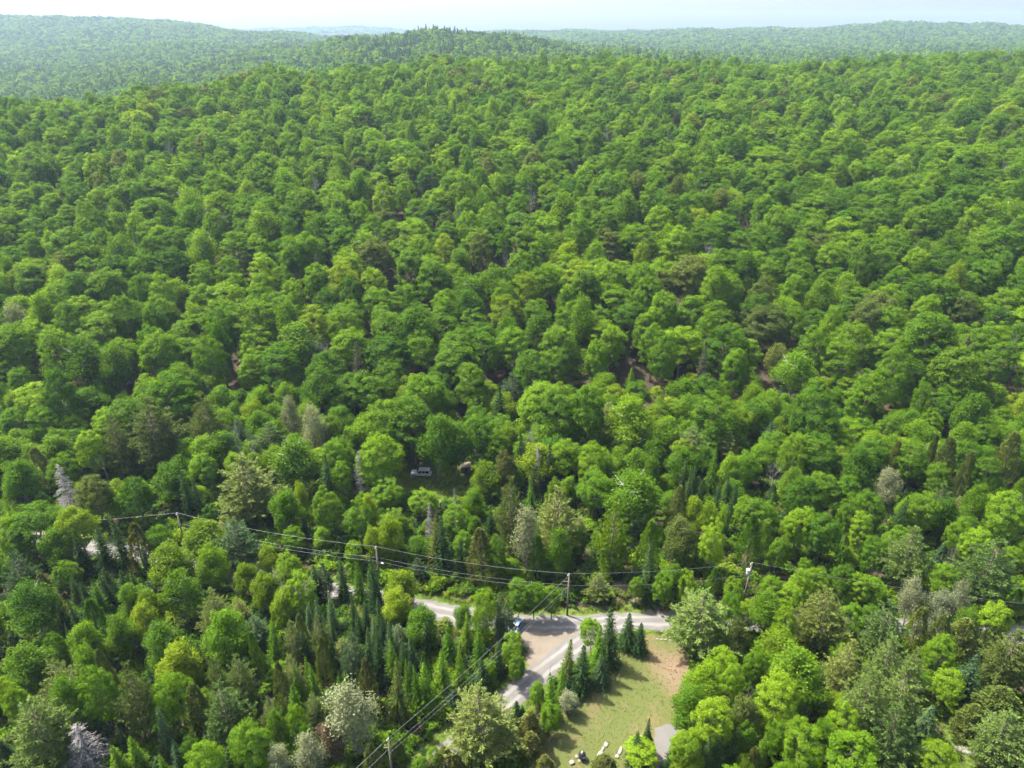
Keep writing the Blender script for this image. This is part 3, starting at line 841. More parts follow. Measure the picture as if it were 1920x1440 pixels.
# kind+tone, x, y of the top, width (pixels of the photograph), height in metres (optional)
NEAR = """
Pq 48 1311 118 15;Dn 140 1354 86 10;Mv 168 1243 66 15;Bg 111 1258 66 14;Pp 95 1227 80 14;Ag 40 1200 76 12;Mb 95 1182 36 10;Sd 119 1167 15 8;Ab 149 1163 55 11;Ab 150 1206 48 10
Cg 164 1118 46 11;Sd 108 1125 26 9;Sd 133 1118 26 10;Ag 213 1149 53 11;Ay 262 1122 48 11;Bg 290 1160 72 12;Ay 330 1200 74 12;Sd 369 1202 22 9;Mb 309 1262 74 12;Po 226 1240 64 17
Sd 274 1240 22 9;Co 185 1216 32 10;Fk 292 1320 38 11;Co 360 1282 58 12;Ay 371 1253 26 7;Sk 324 1382 30 9;Fk 222 1356 24 7;Fg 242 1376 46 8;Fg 213 1393 50 8;Mv 378 1396 78 12
Mg 347 1380 38 8;Mb 25 1283 46 10;Mv 10 1262 42 11;Bg 40 1085 82 14;Fg 298 1410 30 7;Ab 418 1138 76 13;Pp 395 1100 62 13;Fg 500 1153 40 12;Cg 473 1180 26 11;Pp 542 1160 48 11
Cp 558 1143 32 11;Pp 593 1152 44 12;Sd 569 1173 28 10;Sk 573 1126 22 8;Sk 593 1120 26 10;Sk 616 1110 26 10;Sd 619 1157 20 8;Sd 619 1188 24 9;Sd 658 1112 26 11;Sd 680 1117 22 9
Sd 671 1138 24 9;Sk 698 1147 24 9;Sd 709 1118 25 10;Sd 713 1153 22 8;Sk 687 1170 22 9;Sd 704 1175 28 11;Sd 683 1188 29 11;Sd 753 1195 24 9;Sd 771 1190 25 9;Fk 729 1158 34 10
Fg 731 1195 34 10;Co 598 1190 34 11;Pk 651 1187 54 12;Po 398 1232 38 11;Pq 440 1227 54 12;Pq 408 1278 84 14;Pp 536 1222 48 12;Co 513 1243 30 11;Sg 569 1227 22 10;Sg 582 1237 29 11
Sg 553 1247 29 11;Sg 547 1277 33 10;Ct 684 1236 44 13;Fo 736 1232 50 14;Fg 762 1233 30 11;Fg 778 1245 30 11;Fg 633 1258 30 10;Sg 649 1250 20 8;Co 456 1312 32 8;Pp 500 1314 40 8
Mg 509 1325 44 11;Mb 544 1320 40 10;Mb 571 1350 34 9;Pq 584 1294 44 9;Ws 650 1276 92 15;Wr 613 1350 54 9;Ws 513 1394 46 9;Ws 571 1374 56 10;Mv 462 1350 84 12;Fk 420 1396 40 7
Sd 644 1427 24 6;Co 695 1393 40 7;Co 744 1386 30 5;Sd 675 1273 22 9;Ag 789 1136 60 10;Sd 800 1162 32 9;Fg 840 1162 42 10;Fg 871 1142 32 10;Fg 896 1167 32 10;Mb 902 1099 46 13
Sk 935 1112 26 11;Pk 951 1127 36 9;Mv 958 1180 38 9;Sk 771 1193 26 9;Fg 824 1216 52 11;Fg 793 1240 54 11;Fg 860 1205 38 11;Cg 798 1220 26 9;Mb 913 1238 32 5;Mg 967 1222 36 7
Fd 933 1198 30 8;Fd 905 1225 40 8;Pp 900 1288 132 15;Ct 993 1336 50 8;Ct 996 1371 52 7;Ct 1022 1415 44 5;Ct 833 1398 44 6;Ct 804 1427 40 5;Sd 967 1311 28 5;Sd 980 1320 22 4
Fk 1002 1333 40 6;Mv 1007 1273 30 7;Mb 1029 1318 38 7;Nn 1021 1240 8 8;Sg 1038 1260 30 10;Ws 1069 1293 34 5;So 1062 1200 32 10;Sg 1054 1242 22 9;Sd 1093 1207 42 10;Fk 1129 1224 38 7
Sg 1124 1173 32 11;Sd 1149 1133 40 13;Mv 1113 1153 40 9;Ct 1135 1415 50 4;Sd 1181 1147 32 8;Sd 1202 1164 30 7;Pq 1322 1102 122 14;Mb 1375 1107 42 12;Bo 1389 1153 44 11;Ab 1451 1104 58 12
Mb 1480 1140 54 11;Po 1555 1098 84 14;Ay 1467 1176 76 12;Mb 1353 1209 60 11;Mb 1422 1207 46 11;Ab 1324 1244 68 11;Mv 1376 1236 52 12;Ag 1302 1280 70 11;Mv 1469 1264 82 14;Ag 1510 1212 94 15
Mv 1344 1304 74 13;Ao 1402 1298 58 12;Mv 1291 1356 54 10;Ay 1295 1392 54 8;Sd 1358 1351 30 11;Sd 1382 1360 26 10;Sd 1336 1380 28 9;Sg 1433 1364 28 10;Mb 1400 1353 46 9;Ay 1398 1413 38 6
Ct 1415 1400 34 7;Xn 1518 1316 44 7;Mb 1518 1355 78 11;Mb 1462 1353 46 9;Fd 1264 1387 40 7;Fd 1196 1369 38 7;Sd 1217 1344 22 8;Cp 1216 1369 28 5;Mv 1204 1391 62 5;Pq 1673 1127 80 14
Co 1731 1136 42 10;Ws 1724 1073 42 12;Ws 1811 1080 38 12;Ws 1780 1105 50 10;Ag 1827 1130 50 10;Mv 1875 1127 58 12;Co 1815 1155 62 9;Co 1871 1169 48 9;Co 1770 1150 44 9;Mb 1778 1180 58 11
Pp 1598 1196 64 13;Pq 1680 1193 70 14;Pq 1720 1209 48 12;Pq 1638 1249 80 16;Pq 1709 1244 88 17;Fk 1831 1220 66 12;Mv 1787 1255 58 9;Po 1907 1176 84 14;Co 1887 1293 104 9;Co 1831 1320 60 7
Pq 1893 1332 94 11;Mv 1769 1395 72 8;Mb 1598 1375 96 11;Mb 1587 1311 54 11;Mb 1542 1340 50 10;Mg 1538 1371 50 8;Pq 1690 1320 92 13;Co 64 836 42 12;Ab 24 856 62 13;Mb 111 849 54 12
Dn 107 869 48 14;Nn 189 845 14 15;Mv 155 805 54 15;Mo 164 884 68 14;Mg 244 887 60 13;Mb 204 915 40 9;Po 271 740 94 21;Po 204 771 60 18;Po 378 731 64 20;Ag 311 860 64 13
Sd 342 878 28 13;Sd 362 889 24 12;Mb 49 940 98 14;My 133 947 70 14;Sd 207 953 30 15;Ct 247 978 46 13;Sd 178 984 42 12;Mb 298 982 50 11;Ay 378 973 82 11;Ay 311 1013 76 13
Bg 329 1064 68 13;Pk 18 1029 64 14;Mv 107 1053 42 8;Fd 191 1073 38 9;Fd 153 1082 34 9;Sd 222 1067 30 9;Ct 73 1073 42 12;Fd 131 1078 32 8;Sd 236 1073 24 8;Fg 173 1091 44 9
Ag 238 1089 48 9;Ay 269 1104 52 11;Nn 105 1086 14 8;Pp 453 853 108 17;Bg 549 815 90 16;Sd 604 849 34 14;Mb 627 820 52 14;Mb 640 858 42 12;Dn 669 844 32 13;Mb 712 815 82 16
Ab 529 909 54 13;Ay 556 898 28 11;Mg 598 907 44 14;Mg 620 922 46 13;Mg 669 927 50 13;Mb 727 896 60 9;Ab 868 1128 34 7;Ay 689 922 32 11;Ay 727 964 48 12;Ay 700 980 34 10;Pk 436 969 76 13
Ay 500 1018 36 8;Mb 540 1035 52 10;Ay 456 1051 48 9;Ay 491 1067 52 10;Mb 556 1073 62 11;Ay 528 1100 48 9;Sd 584 1058 28 9;Sd 636 1044 28 10;Pk 604 1055 36 9;Sd 693 1038 34 13
Sd 700 1080 28 9;Fg 669 1053 36 10;Ay 747 1064 60 10;Ay 740 1100 56 9;Mb 660 1011 36 8;Mg 722 748 84 19;Mg 772 738 88 20;Ag 815 768 70 19;Ag 850 782 56 16;Mg 893 775 62 16;Mb 925 800 50 13
Ay 913 860 54 11;Mt 949 842 46 13;Mb 971 867 30 9;Sd 976 810 32 14;Dn 1009 829 30 14;Sd 1033 829 30 14;Sd 999 865 20 11;Sg 996 902 24 9;Xn 1000 791 34 15;Mb 1060 820 58 14
Mb 1110 826 64 15;Po 956 889 62 20;Pp 1047 913 80 18;Ws 991 944 52 17;Ay 1042 891 32 10;Mb 1115 876 70 13;Ab 1067 886 30 9;Mb 795 915 54 8;Mb 849 946 58 9;Ab 889 909 40 10
Ab 889 962 28 8;Dn 849 913 16 11;Dn 802 938 24 11;St 811 962 30 14;Sd 827 958 38 15;Sd 864 1007 28 10;Ct 902 989 54 13;Ag 1047 984 48 14;Cg 1009 998 34 12;Py 1151 938 66 18
Mg 1089 984 32 9;Mg 930 1000 40 12;Bb 1196 876 102 16;Sd 1287 856 22 11;Sd 1304 867 24 11;Sd 1296 884 22 10;Sd 1318 896 22 9;Sd 1347 907 26 10;Sd 1384 905 26 10;Sd 1369 887 20 9
Fg 1344 833 32 14;Ab 1373 845 38 11;Ab 1400 852 36 11;Ag 1224 849 34 12;Xn 1456 864 46 9;Nn 1482 850 12 10;Mb 1498 812 56 15;Ag 1496 869 48 12;Mg 1518 893 64 13;Co 1273 905 40 13
Ay 1307 924 38 12;Ay 1333 931 42 12;Mb 1407 927 44 11;Mg 1429 931 70 13;Mb 1504 942 56 13;Mv 1364 944 24 8;Mv 1344 967 48 15;Ao 1284 967 60 13;Cg 1218 971 46 14;Sd 1227 1015 38 14
Cg 1416 960 40 13;Mv 1464 1002 34 11;Cg 1440 975 40 12;Mb 1251 1071 46 9;Mb 1289 1067 38 10;Mg 1271 1055 34 10;Mg 1196 1080 28 7;Mb 1378 1080 36 8;Mb 1456 1075 46 9;Mb 1504 1069 52 10
Mv 1487 1096 44 9;Mb 1515 1042 28 8;Mg 1549 815 70 15;Ag 1620 831 64 15;Mg 1720 822 56 15;Co 1684 822 30 14;Co 1782 815 46 15;Co 1755 812 22 14;Co 1822 842 32 14;Co 1909 805 46 15
Mg 1862 851 52 14;Mg 1764 864 46 12;Bs 1671 871 46 12;Mg 1549 880 58 13;Mb 1598 884 60 13;Mb 1644 916 58 13;Mb 1733 918 68 13;Sd 1696 929 36 13;Pq 1771 902 54 13;Ab 1847 902 44 13
Mb 1902 920 78 14;Ag 1782 929 50 12;Mg 1553 962 68 13;Mg 1602 931 42 12;Mv 1627 956 42 12;Pq 1724 984 84 16;Mv 1680 980 48 12;Mb 1650 1000 46 11;Mv 1809 967 40 12;Mv 1842 984 60 12
Mb 15 962 72 12;Ab 95 985 58 11;Fd 140 1003 38 10;Sd 298 1018 26 10;Ab 392 1018 58 12;Sd 268 1020 26 9;Mb 1398 1122 46 8;Mb 1598 1130 58 9;Mg 1640 1132 46 8;Ag 1665 1150 40 8;Mg 1002 1088 44 9;Mg 1036 1096 36 8;Mg 972 1090 36 9;Mg 790 1415 40 6;Mg 815 1402 34 6;Ct 855 1415 40 5;Pq 1876 1004 98 17;Mv 1776 1049 52 11;Xn 1798 1020 30 8;Mb 1615 1071 46 9;Mb 1538 1062 46 9;Mg 1590 1055 46 10;Sg 1585 1000 30 11
"""
# single trees that stand out on the hillside
HILL = """
Su 590 468 44 18;Su 672 458 30 17;Su 700 475 34 17;Su 785 470 30 16;Su 690 212 32 18;Su 585 240 36 18;Cu 1585 308 46 18;Su 1475 148 34 18;Su 1588 150 36 19;Su 1610 180 32 18;Su 1560 185 28 17
Su 1690 170 28 17;Xn 865 382 30 17;Xn 712 424 44 16;Xn 1066 358 30 17;Xn 1130 398 34 16;Xn 1212 398 34 15;Xn 1326 440 40 18;Xn 1316 340 30 16;Xn 1892 405 30 18;Xn 1884 296 34 17;Xn 300 366 26 17
Su 1405 106 16 20;Su 1340 102 14 20;Mt 1245 505 50 17;Mt 415 470 40 15;Cu 1265 400 26 16;Ws 20 560 40 17;Nn 1590 520 12 16;Xn 1240 545 24 15;Cu 1030 545 30 15;Xn 440 785 36 16;Bn 0 0 0 0
Xn 470 800 34 14;Ws 580 755 44 17;Su 730 575 34 15;Xn 960 470 34 15;Mt 1215 510 36 15;Xn 780 400 30 15;Ws 540 735 34 16
"""
count = {k: 0 for k in PAT}
placed = []          # (x, y, radius, height)
records = []         # individual trees: dict

def parse(txt):
    for item in txt.replace('\n', ';').split(';'):
        f = item.split()
        if len(f) < 4: continue
        if f[0] == 'Bn': continue
        yield KIND[f[0][0]], f[0][1], float(f[1]), float(f[2]), float(f[3]), (float(f[4]) if len(f) > 4 else None)

def add_tree(kind, tone, x, y, z, w, H, near, hint=None):
    records.append(dict(kind=kind, tone=tone, x=x, y=y, z=z, w=w, H=H, near=near, hint=hint))
    placed.append((x, y, w / 2, H))
    count[kind] += 1

for kind, tone, px, py, w, H in parse(NEAR):
    x, y, z, tt = place(px, py + 2, H)
    depth = project(x, y, z + H * 0.7)[2]
    add_tree(kind, tone, x, y, z, w * depth / FPX * (1.28 if kind == 'spruce' else 1.06), H, True)
for kind, tone, px, py, w, H in parse(HILL):
    x, y, z, tt = place(px, py + 2, H)
    depth = project(x, y, z + H * 0.7)[2]
    add_tree(kind, tone, x, y, z, w * depth / FPX * 1.1, H, True, 'hill')

# keep the roads and clearings open; fill the rest of the wood with smaller trees between the big ones
def blocked(x, y, m=0.0):
    return (dist_line(ROAD, x, y) < 4.5 + m) | (dist_line(SIDE, x, y) < 4.2 + m) | inside(LAWN, x, y) | inside(MEADOW, x, y) | inside(LOT, x, y) \
        | inside(GLADE, x, y) | (dist_line(PATH, x, y) < 2.5 + m) | inside(DRIVE, x, y) | inside(BROWN, x, y)

KEEP = [(1384, 1050, 1426, 1142), (1050, 1072, 1086, 1150), (756, 858, 892, 948), (698, 1022, 714, 1066), (326, 958, 344, 1006), (720, 1376, 742, 1440)]

def hidden_view(x, y, H):
    a = project(x, y, Gs(x, y) + H); b = project(x, y, Gs(x, y)); hw_ = 0.25 * H * FPX / a[2]
    if any(a[0] + hw_ > k[0] and a[0] - hw_ < k[2] and b[1] > k[1] and a[1] < k[3] for k in KEEP): return True
    return _hidden(x, y, H)

def _hidden(x, y, H):
    """does a tree of this height stand between the camera and an open spot?"""
    pj = [project(x, y, Gs(x, y) + H * f) for f in (0.35, 0.7, 1.0)]
    for px, py, _ in pj:
        gx, gy, gz, _ = place(px, py)
        if bool(blocked(gx, gy, -1.2)):
            return True
    return False

P0 = np.array([(a, b, c) for a, b, c, d in placed])
def near_dist(x, y):
    return np.min(np.hypot(P0[:, 0] - x, P0[:, 1] - y) - P0[:, 2])

fill = []
r = np.random.default_rng(77)
step = 4.4
for gy in np.arange(46, 178, step):
    for gx in np.arange(-0.8 * gy - 34, 0.8 * gy + 34, step):
        x = gx + r.uniform(-1.9, 1.9); y = gy + r.uniform(-1.9, 1.9)
        if bool(blocked(x, y)): continue
        d = near_dist(x, y)
        if d < 0.3: continue
        if any((x - a) ** 2 + (y - b) ** 2 < 4.2 ** 2 for a, b in fill[-120:]): continue
        left = x < -2 and y < 105
        u = r.random()
        kind = 'fir' if u < (0.36 if left else 0.2) else 'spruce' if u < (0.42 if left else 0.26) else 'pine' if u < (0.60 if left else 0.34) else 'maple' if u < (0.70 if left else 0.52) else 'aspen' if u < 0.86 else 'cedar'
        qx, qy, _ = project(x, y, 4.0)
        if 530 < qx < 945 and qy > 1085 and kind in ('maple', 'aspen'): kind = ('fir', 'spruce', 'pine')[int(r.integers(3))]
        H = min(9.0, r.uniform(4.0, 6.5) + max(0, d) * 0.5)
        if gy > 138:
            H = r.uniform(8, 13)
            if kind in ('fir', 'cedar'): kind = 'maple' if r.random() < .4 else 'aspen'
        if hidden_view(x, y, H): continue
        w = H * r.uniform(0.42, 0.62) if kind in ('fir', 'spruce', 'cedar') else H * r.uniform(0.55, 0.8)
        fill.append((x, y))
        add_tree(kind, r.choice(['d', 'g', 'k'] if kind in ('fir', 'spruce', 'cedar') else ['p', 'q', 'k'] if kind == 'pine' else ['g', 'b', 'b', 'b', 'y']), x, y, Gs(x, y), w, H, True)

# the closed canopy of the hillside
P0 = np.array([(a, b, c) for a, b, c, d in placed if b > 120])
r = np.random.default_rng(31)
hs = []
step = 9.3
yy = 152.0
row = 0
while yy < 800:
    half = 0.80 * yy + 45
    for gx in np.arange(-half, half, step):
        x = gx + (row % 2) * step / 2 + r.uniform(-2.4, 2.4); y = yy + r.uniform(-2.4, 2.4)
        if y < 172 and bool(blocked(x, y, 1.0)): continue
        if np.any(np.hypot(P0[:, 0] - x, P0[:, 1] - y) < 1.1 + P0[:, 2] * 0.62): continue
        hs.append((x, y))
    yy += step * 0.9
    row += 1
hs = np.array(hs)
hz = G(hs[:, 0], hs[:, 1])
n = len(hs)
u = r.random(n)
pn = wave(hs[:, 0], hs[:, 1], 120, 5); pm = wave(hs[:, 0], hs[:, 1], 75, 6)
kinds = np.where(u < 0.58 + 0.26 * pn, 'maple', np.where(u < 0.82, 'beech', np.where(u < 0.91 + 0.05 * pm, 'aspen', 'birch')))
kinds = np.where((r.random(n) < 0.014), 'spruce', kinds)
kinds = np.where((r.random(n) < 0.016), 'dead_tree', kinds)
tn = np.clip(r.random(n) + 0.13 * wave(hs[:, 0], hs[:, 1], 150, 2), 0, 0.999)
tones = np.where(tn < 0.50, 'b', np.where(tn < 0.85, 'g', np.where(tn < 0.93, 'v', np.where(tn < 0.965, 'y', np.where(tn < 0.999, 'o', 'o')))))
tones = np.where(kinds == 'spruce', np.where(tn < .6, 'u', 'd'), tones)
tones = np.where(kinds == 'dead_tree', 'n', tones)
Hs = (r.normal(18.0, 2.4, n) + 1.6 * wave(hs[:, 0], hs[:, 1], 80, 1)).clip(11.5, 24)
Hs = Hs + np.where(kinds == 'dead_tree', 2.2, 0)
Ws = r.normal(10.9, 2.3, n).clip(6, 16) * np.where(kinds == 'spruce', 0.55, np.where(kinds == 'dead_tree', 0.7, np.where(kinds == 'aspen', 0.88, 1)))
order = np.argsort(np.hypot(hs[:, 0], hs[:, 1]))

# what can be seen over what stands in front
def visible(x, y, top, margin, bins=700):
    s = np.clip(((x / y) + 1.0) / 2.0 * bins, 0, bins - 1).astype(int)
    el = (top - CAM_Z) / y
    od = np.lexsort((y, s))
    vis = np.zeros(len(x), bool)
    so, eo = s[od], el[od]
    cur, mx = -1, -9.0
    for k in range(len(od)):
        if so[k] != cur:
            cur, mx = so[k], -9.0
        vis[od[k]] = eo[k] >= mx - margin
        e2 = eo[k] - 2.0 / y[od[k]]
        if e2 > mx: mx = e2
    return vis

vis_h = visible(hs[:, 0], hs[:, 1], hz + Hs, 0.022, 500)
px, py, dp = project(hs[:, 0], hs[:, 1], hz + Hs)
infr = (px > -60) & (px < 1980) & (py < 1440)
forest = []           # (x, y, z, kind, tone, w, H)
LIMIT = 298
for k in order:
    kd = str(kinds[k])
    a = (hs[k, 0], hs[k, 1], hz[k], kd, str(tones[k]), Ws[k], Hs[k])
    if infr[k] and vis_h[k] and count[kd] < LIMIT and -30 < px[k] < 1950:
        add_tree(kd, a[4], a[0], a[1], a[2], a[5], a[6], False)
    elif vis_h[k] or hs[k, 1] < 640:
        forest.append(a)

# single trees as objects
def mesh_joined(p, key):
    """crown and trunk in one mesh, for trees too far off to show their trunk"""
    if 'one' in p: return p['one']
    if p['crown'] is None:
        p['one'] = p['wood']; return p['one']
    c, w = p['crown'], p['wood']
    nv = len(c.vertices)
    va = np.empty(nv * 3, np.float32); c.vertices.foreach_get('co', va)
    vb = np.empty(len(w.vertices) * 3, np.float32); w.vertices.foreach_get('co', vb)
    qa = np.empty(len(c.loops), np.int32); c.loops.foreach_get('vertex_index', qa)
    qb = np.empty(len(w.loops), np.int32); w.loops.foreach_get('vertex_index', qb)
    me = mesh_np(key + '_tree', np.concatenate([va.reshape(-1, 3), vb.reshape(-1, 3)]), np.concatenate([qa.reshape(-1, 4), qb.reshape(-1, 4) + nv]))
    lv = np.empty(nv, np.float32); c.attributes['leaf'].data.foreach_get('value', lv)
    set_float(me, 'leaf', np.concatenate([lv, np.full(len(w.vertices), .5, np.float32)]))
    me.materials.append(c.materials[0]); me.materials.append(w.materials[0])
    mi = np.concatenate([np.zeros(len(qa) // 4, np.int32), np.ones(len(qb) // 4, np.int32)])
    me.polygons.foreach_set('material_index', mi)
    p['one'] = me
    return me

LAND = {'silver suv': gp(790, 888), 'road junction': gp(1040, 1175), 'transformer pole': gp(1400, 1150), 'black grill': gp(1090, 1425),
        'gravel driveway': gp(1250, 1380), 'blue car': gp(965, 1185), 'grey stone pile': gp(1815, 1410), 'big bare dead spruce': gp(140, 1430),
        'junction pole': gp(1068, 1150), 'lamp-bearing pole': gp(707, 1095), 'road-bend pole': gp(336, 1035), 'lowest pole': gp(733, 1455),
        'heap of dead branches': gp(1456, 930), 'small shed': gp(872, 885), 'pale poplar pair': gp(1790, 1170), 'orange patch of lawn': gp(1270, 1240)}
LPX = {k: project(v[0], v[1], 0)[:2] for k, v in LAND.items()}
ORD = ['nearest', 'second nearest', 'third nearest', 'fourth nearest', 'fifth nearest', 'sixth nearest', 'seventh nearest', 'eighth nearest', 'ninth nearest', 'tenth nearest', 'eleventh nearest', 'twelfth nearest', 'thirteenth nearest', 'fourteenth nearest', 'fifteenth nearest']
slots = {}
hill_marks = [q for q in records if q['hint'] == 'hill']
for t_ in records:
    t_['px'], t_['py'], _ = project(t_['x'], t_['y'], t_['z'] + t_['H'] * 0.7)
ord3 = {}
for q in sorted(hill_marks, key=lambda q: -q['py']):
    b_ = ('grey ' + WORD[q['kind']]) if q['tone'] == 'n' else TONE[q['tone']][1] + ' ' + WORD[q['kind']]
    ord3.setdefault(b_, []).append(q)
WN = ['', 'second', 'third', 'fourth', 'fifth', 'sixth', 'seventh', 'eighth', 'ninth', 'tenth', 'eleventh', 'twelfth', 'thirteenth', 'fourteenth', 'fifteenth', 'sixteenth', 'seventeenth', 'eighteenth', 'nineteenth', 'twentieth']
WN += ['twenty-' + w for w in ('first', 'second', 'third', 'fourth', 'fifth', 'sixth', 'seventh', 'eighth', 'ninth')] + ['thirtieth'] + ['thirty-' + w for w in ('first', 'second', 'third', 'fourth', 'fifth', 'sixth', 'seventh', 'eighth', 'ninth')]
HMARK = {}
for b_, lst in ord3.items():
    for i, q in enumerate(lst):
        q['label'] = (b_ + ' amid the hillside canopy') if len(lst) == 1 else (b_ + ' amid the hillside canopy, ' + (WN[i] + ' ' if i else '') + 'lowest of its kind there')
        HMARK[(WN[i] + ' lowest ' if i else 'lowest ') + b_ if len(lst) > 1 else b_] = (q['px'], q['py'])
for t_ in records:
    if t_['hint'] == 'hill': continue
    sx, sy = t_['px'], t_['py']
    marks = LPX if t_['near'] else HMARK
    lm = min(marks, key=lambda q: math.hypot(marks[q][0] - sx, marks[q][1] - sy))
    dx, dy = sx - marks[lm][0], sy - marks[lm][1]
    di = ('left of' if dx < 0 else 'right of') if abs(dx) > abs(dy) else ('behind' if dy < 0 else 'in front of')
    t_['d'] = math.hypot(dx, dy)
    slots.setdefault((t_['kind'], t_['tone'], lm, di), []).append(t_)
for key, lst in slots.items():
    kind, tone, lm, di = key
    base = 'grey ' + WORD[kind] if tone == 'n' else TONE[tone][1] + ' ' + WORD[kind]
    lst.sort(key=lambda q: q['d'])
    for i, q in enumerate(lst):
        q['label'] = base + ' ' + di + ' the ' + lm if len(lst) == 1 else base + ', ' + (WN[i] + ' ' if i else '') + 'nearest ' + di + ' the ' + lm
rv = np.random.default_rng(3)
for t_ in records:
    kind, tone = t_['kind'], t_['tone']
    ps = PAT[kind]
    p = ps[int(rv.integers(len(ps)))]
    if t_['px'] < 700 and t_['py'] > 1290 and kind == 'poplar': p = ps[0]
    k = float(rv.uniform(0.9, 1.1))
    col = tuple(min(1, c * k) for c in TONE[tone][0]) + (1.0,)
    sx = t_['w'] / p['W']; sz = t_['H'] / p['H']
    loc = (t_['x'], t_['y'], t_['z'] - 0.05)
    rot = (0, 0, float(rv.uniform(0, 6.283)))
    if t_['near']: rot = (float(rv.normal() * .025), float(rv.normal() * .025), rot[2])
    if kind == 'snag' and tone == 'n' and t_['H'] < 13: rot = (float(rv.uniform(-.12, .12)), float(rv.uniform(-.3, .05)), rot[2])
    if t_['near'] and p['crown'] is not None:
        o = link(NAME[kind], None, loc=loc, rot=rot)
        o.scale = (sx, sx, sz)
        link('trunk', p['wood'], o)
        c = link('crown', p['crown'], o); c.color = col
        tag(o, t_['label'], 'tree', kind.replace('_', ' ') + ' trees around the road and clearings' if t_['hint'] is None else kind + ' trees standing out on the hillside')
    else:
        o = link(NAME[kind], mesh_joined(p, kind), loc=loc, rot=rot)
        o.scale = (sx, sx, sz); o.color = col
        if t_['near']:
            tag(o, t_['label'], 'tree', 'bare dead trees')
        else:
            tag(o, t_['label'], 'tree', kind.replace('_', ' ') + ' trees of the lower hillside')
# ------------------------------------------------------------------ the rest of the forest: far slopes and hills, one mass
r = np.random.default_rng(91)
def crown_far(seed, H=15.0, R=5.2, n=170, leaf=0.95, cone=False):
    q = np.random.default_rng(seed)
    d = unit(q.normal(size=(n, 3))); d[:, 2] = np.where(d[:, 2] < -0.35, -d[:, 2], d[:, 2])
    if cone:
        f = q.random(n) ** 1.3
        an = q.uniform(0, 6.283, n); rr = R * 0.42 * (1 - f) + 0.2
        c = np.stack([rr * np.cos(an), rr * np.sin(an), 2 + (H - 2) * f], 1); nr = np.stack([np.cos(an), np.sin(an), .5 + 0 * f], 1)
        v, qd = leaf_faces(c, nr + q.normal(size=c.shape) * .3, np.full(n, leaf * 0.85), q)
    else:
        k = unit(q.normal(size=(7, 3)))
        b = 0.86 + 0.22 * np.max(d @ k.T, axis=1) ** 4
        c = d * b[:, None] * np.array([R, R, H * 0.42]) + np.array([0, 0, H * 0.56])
        nr = d + np.array([0, 0, 0.35]) + q.normal(size=c.shape) * 0.38
        v, qd = leaf_faces(c, nr, leaf * q.uniform(0.75, 1.3, n), q, 0.75)
    me = mesh_np('far_tree', v, qd); set_float(me, 'leaf', np.repeat(q.random(n), 4)); me.materials.append(M['needle_mass' if cone else 'leaf_mass'])
    return me

PROTO = bpy.data.collections.new('forest_patterns')
plist = []            # (kind, tone) -> indices
pindex = {}
def proto(key, me, W, H):
    i = len(plist)
    o = bpy.data.objects.new('pattern_%03d' % i, me)
    PROTO.objects.link(o)
    plist.append((W, H))
    pindex.setdefault(key, []).append(i)

def mass_mesh(me):
    """the same tree with leaves tinted by the mass it belongs to"""
    m2 = me.copy()
    for i, mt in enumerate(list(m2.materials)):
        if mt is M['leaf']: m2.materials[i] = M['leaf_mass']
        if mt is M['needle']: m2.materials[i] = M['needle_mass']
    return m2
for kd in ('maple', 'beech', 'aspen', 'birch', 'spruce', 'dead_tree'):
    for p in PAT[kd][:4]:
        proto(kd, mass_mesh(mesh_joined(p, kd)), p['W'], p['H'])
for i in range(6): proto('far', crown_far(600 + i), 10.6, 15)
for i in range(5): proto('veryfar', crown_far(640 + i, n=80, leaf=1.45), 10.8, 15)
for i in range(3): proto('cone', crown_far(620 + i, 15, 5.2, 120, 0.8, True), 4.6, 15)

PTS, IDX, SCL, ROT, TNT = [], [], [], [], []
for a in forest:
    lst = pindex[a[3]]
    i = lst[int(r.integers(len(lst)))]
    W, H = plist[i]
    PTS.append((a[0], a[1], a[2] - 0.1)); IDX.append(i); SCL.append((a[5] / W, a[5] / W, a[6] / H)); ROT.append(r.uniform(0, 6.283)); TNT.append(TONE[a[4]][0])

def far_band(y0, y1, st, wid, key):
    n = 0
    rows = np.arange(y0, y1, st)
    P = []
    for yv in rows:
        half = 0.80 * yv + 60
        x = np.arange(-half, half, st)
        P.append(np.stack([x + r.uniform(-.45, .45, len(x)) * st, yv + r.uniform(-.45, .45, len(x)) * st], 1))
    P = np.concatenate(P)
    return P, np.full(len(P), wid)
bands = [far_band(800, 1250, 8.5, 9.8, 'far'), far_band(1250, 2000, 10.0, 11.5, 'far'), far_band(2000, 3000, 12.0, 13.5, 'veryfar'), far_band(3000, 4500, 15.0, 17.0, 'veryfar'), far_band(5600, 6900, 26.0, 30.0, 'veryfar')]
P = np.concatenate([b[0] for b in bands]); Wd = np.concatenate([b[1] for b in bands])
gz = G(P[:, 0], P[:, 1])
Hf = r.normal(15, 2.4, len(P)).clip(8, 21)
hid = np.concatenate([np.zeros(len(P), bool)])
ax = np.concatenate([hs[:, 0], P[:, 0]]); ay = np.concatenate([hs[:, 1], P[:, 1]]); at = np.concatenate([hz + Hs, gz + Hf])
va = visible(ax, ay, at - 0.0, 0.006, 1400)[len(hs):]
P, Wd, gz, Hf = P[va], Wd[va], gz[va], Hf[va]
con = (wave(P[:, 0], P[:, 1], 260, 7) + wave(P[:, 0], P[:, 1], 110, 8)) * 0.6 + r.normal(size=len(P)) * 0.35
knoll = np.clip(1 - np.abs(P[:, 1] - 1400) / 450, 0, 1) * np.clip(1 - np.abs(P[:, 0] + 100) / 380, 0, 1)
iscone = con + knoll * 0.5 > 0.5
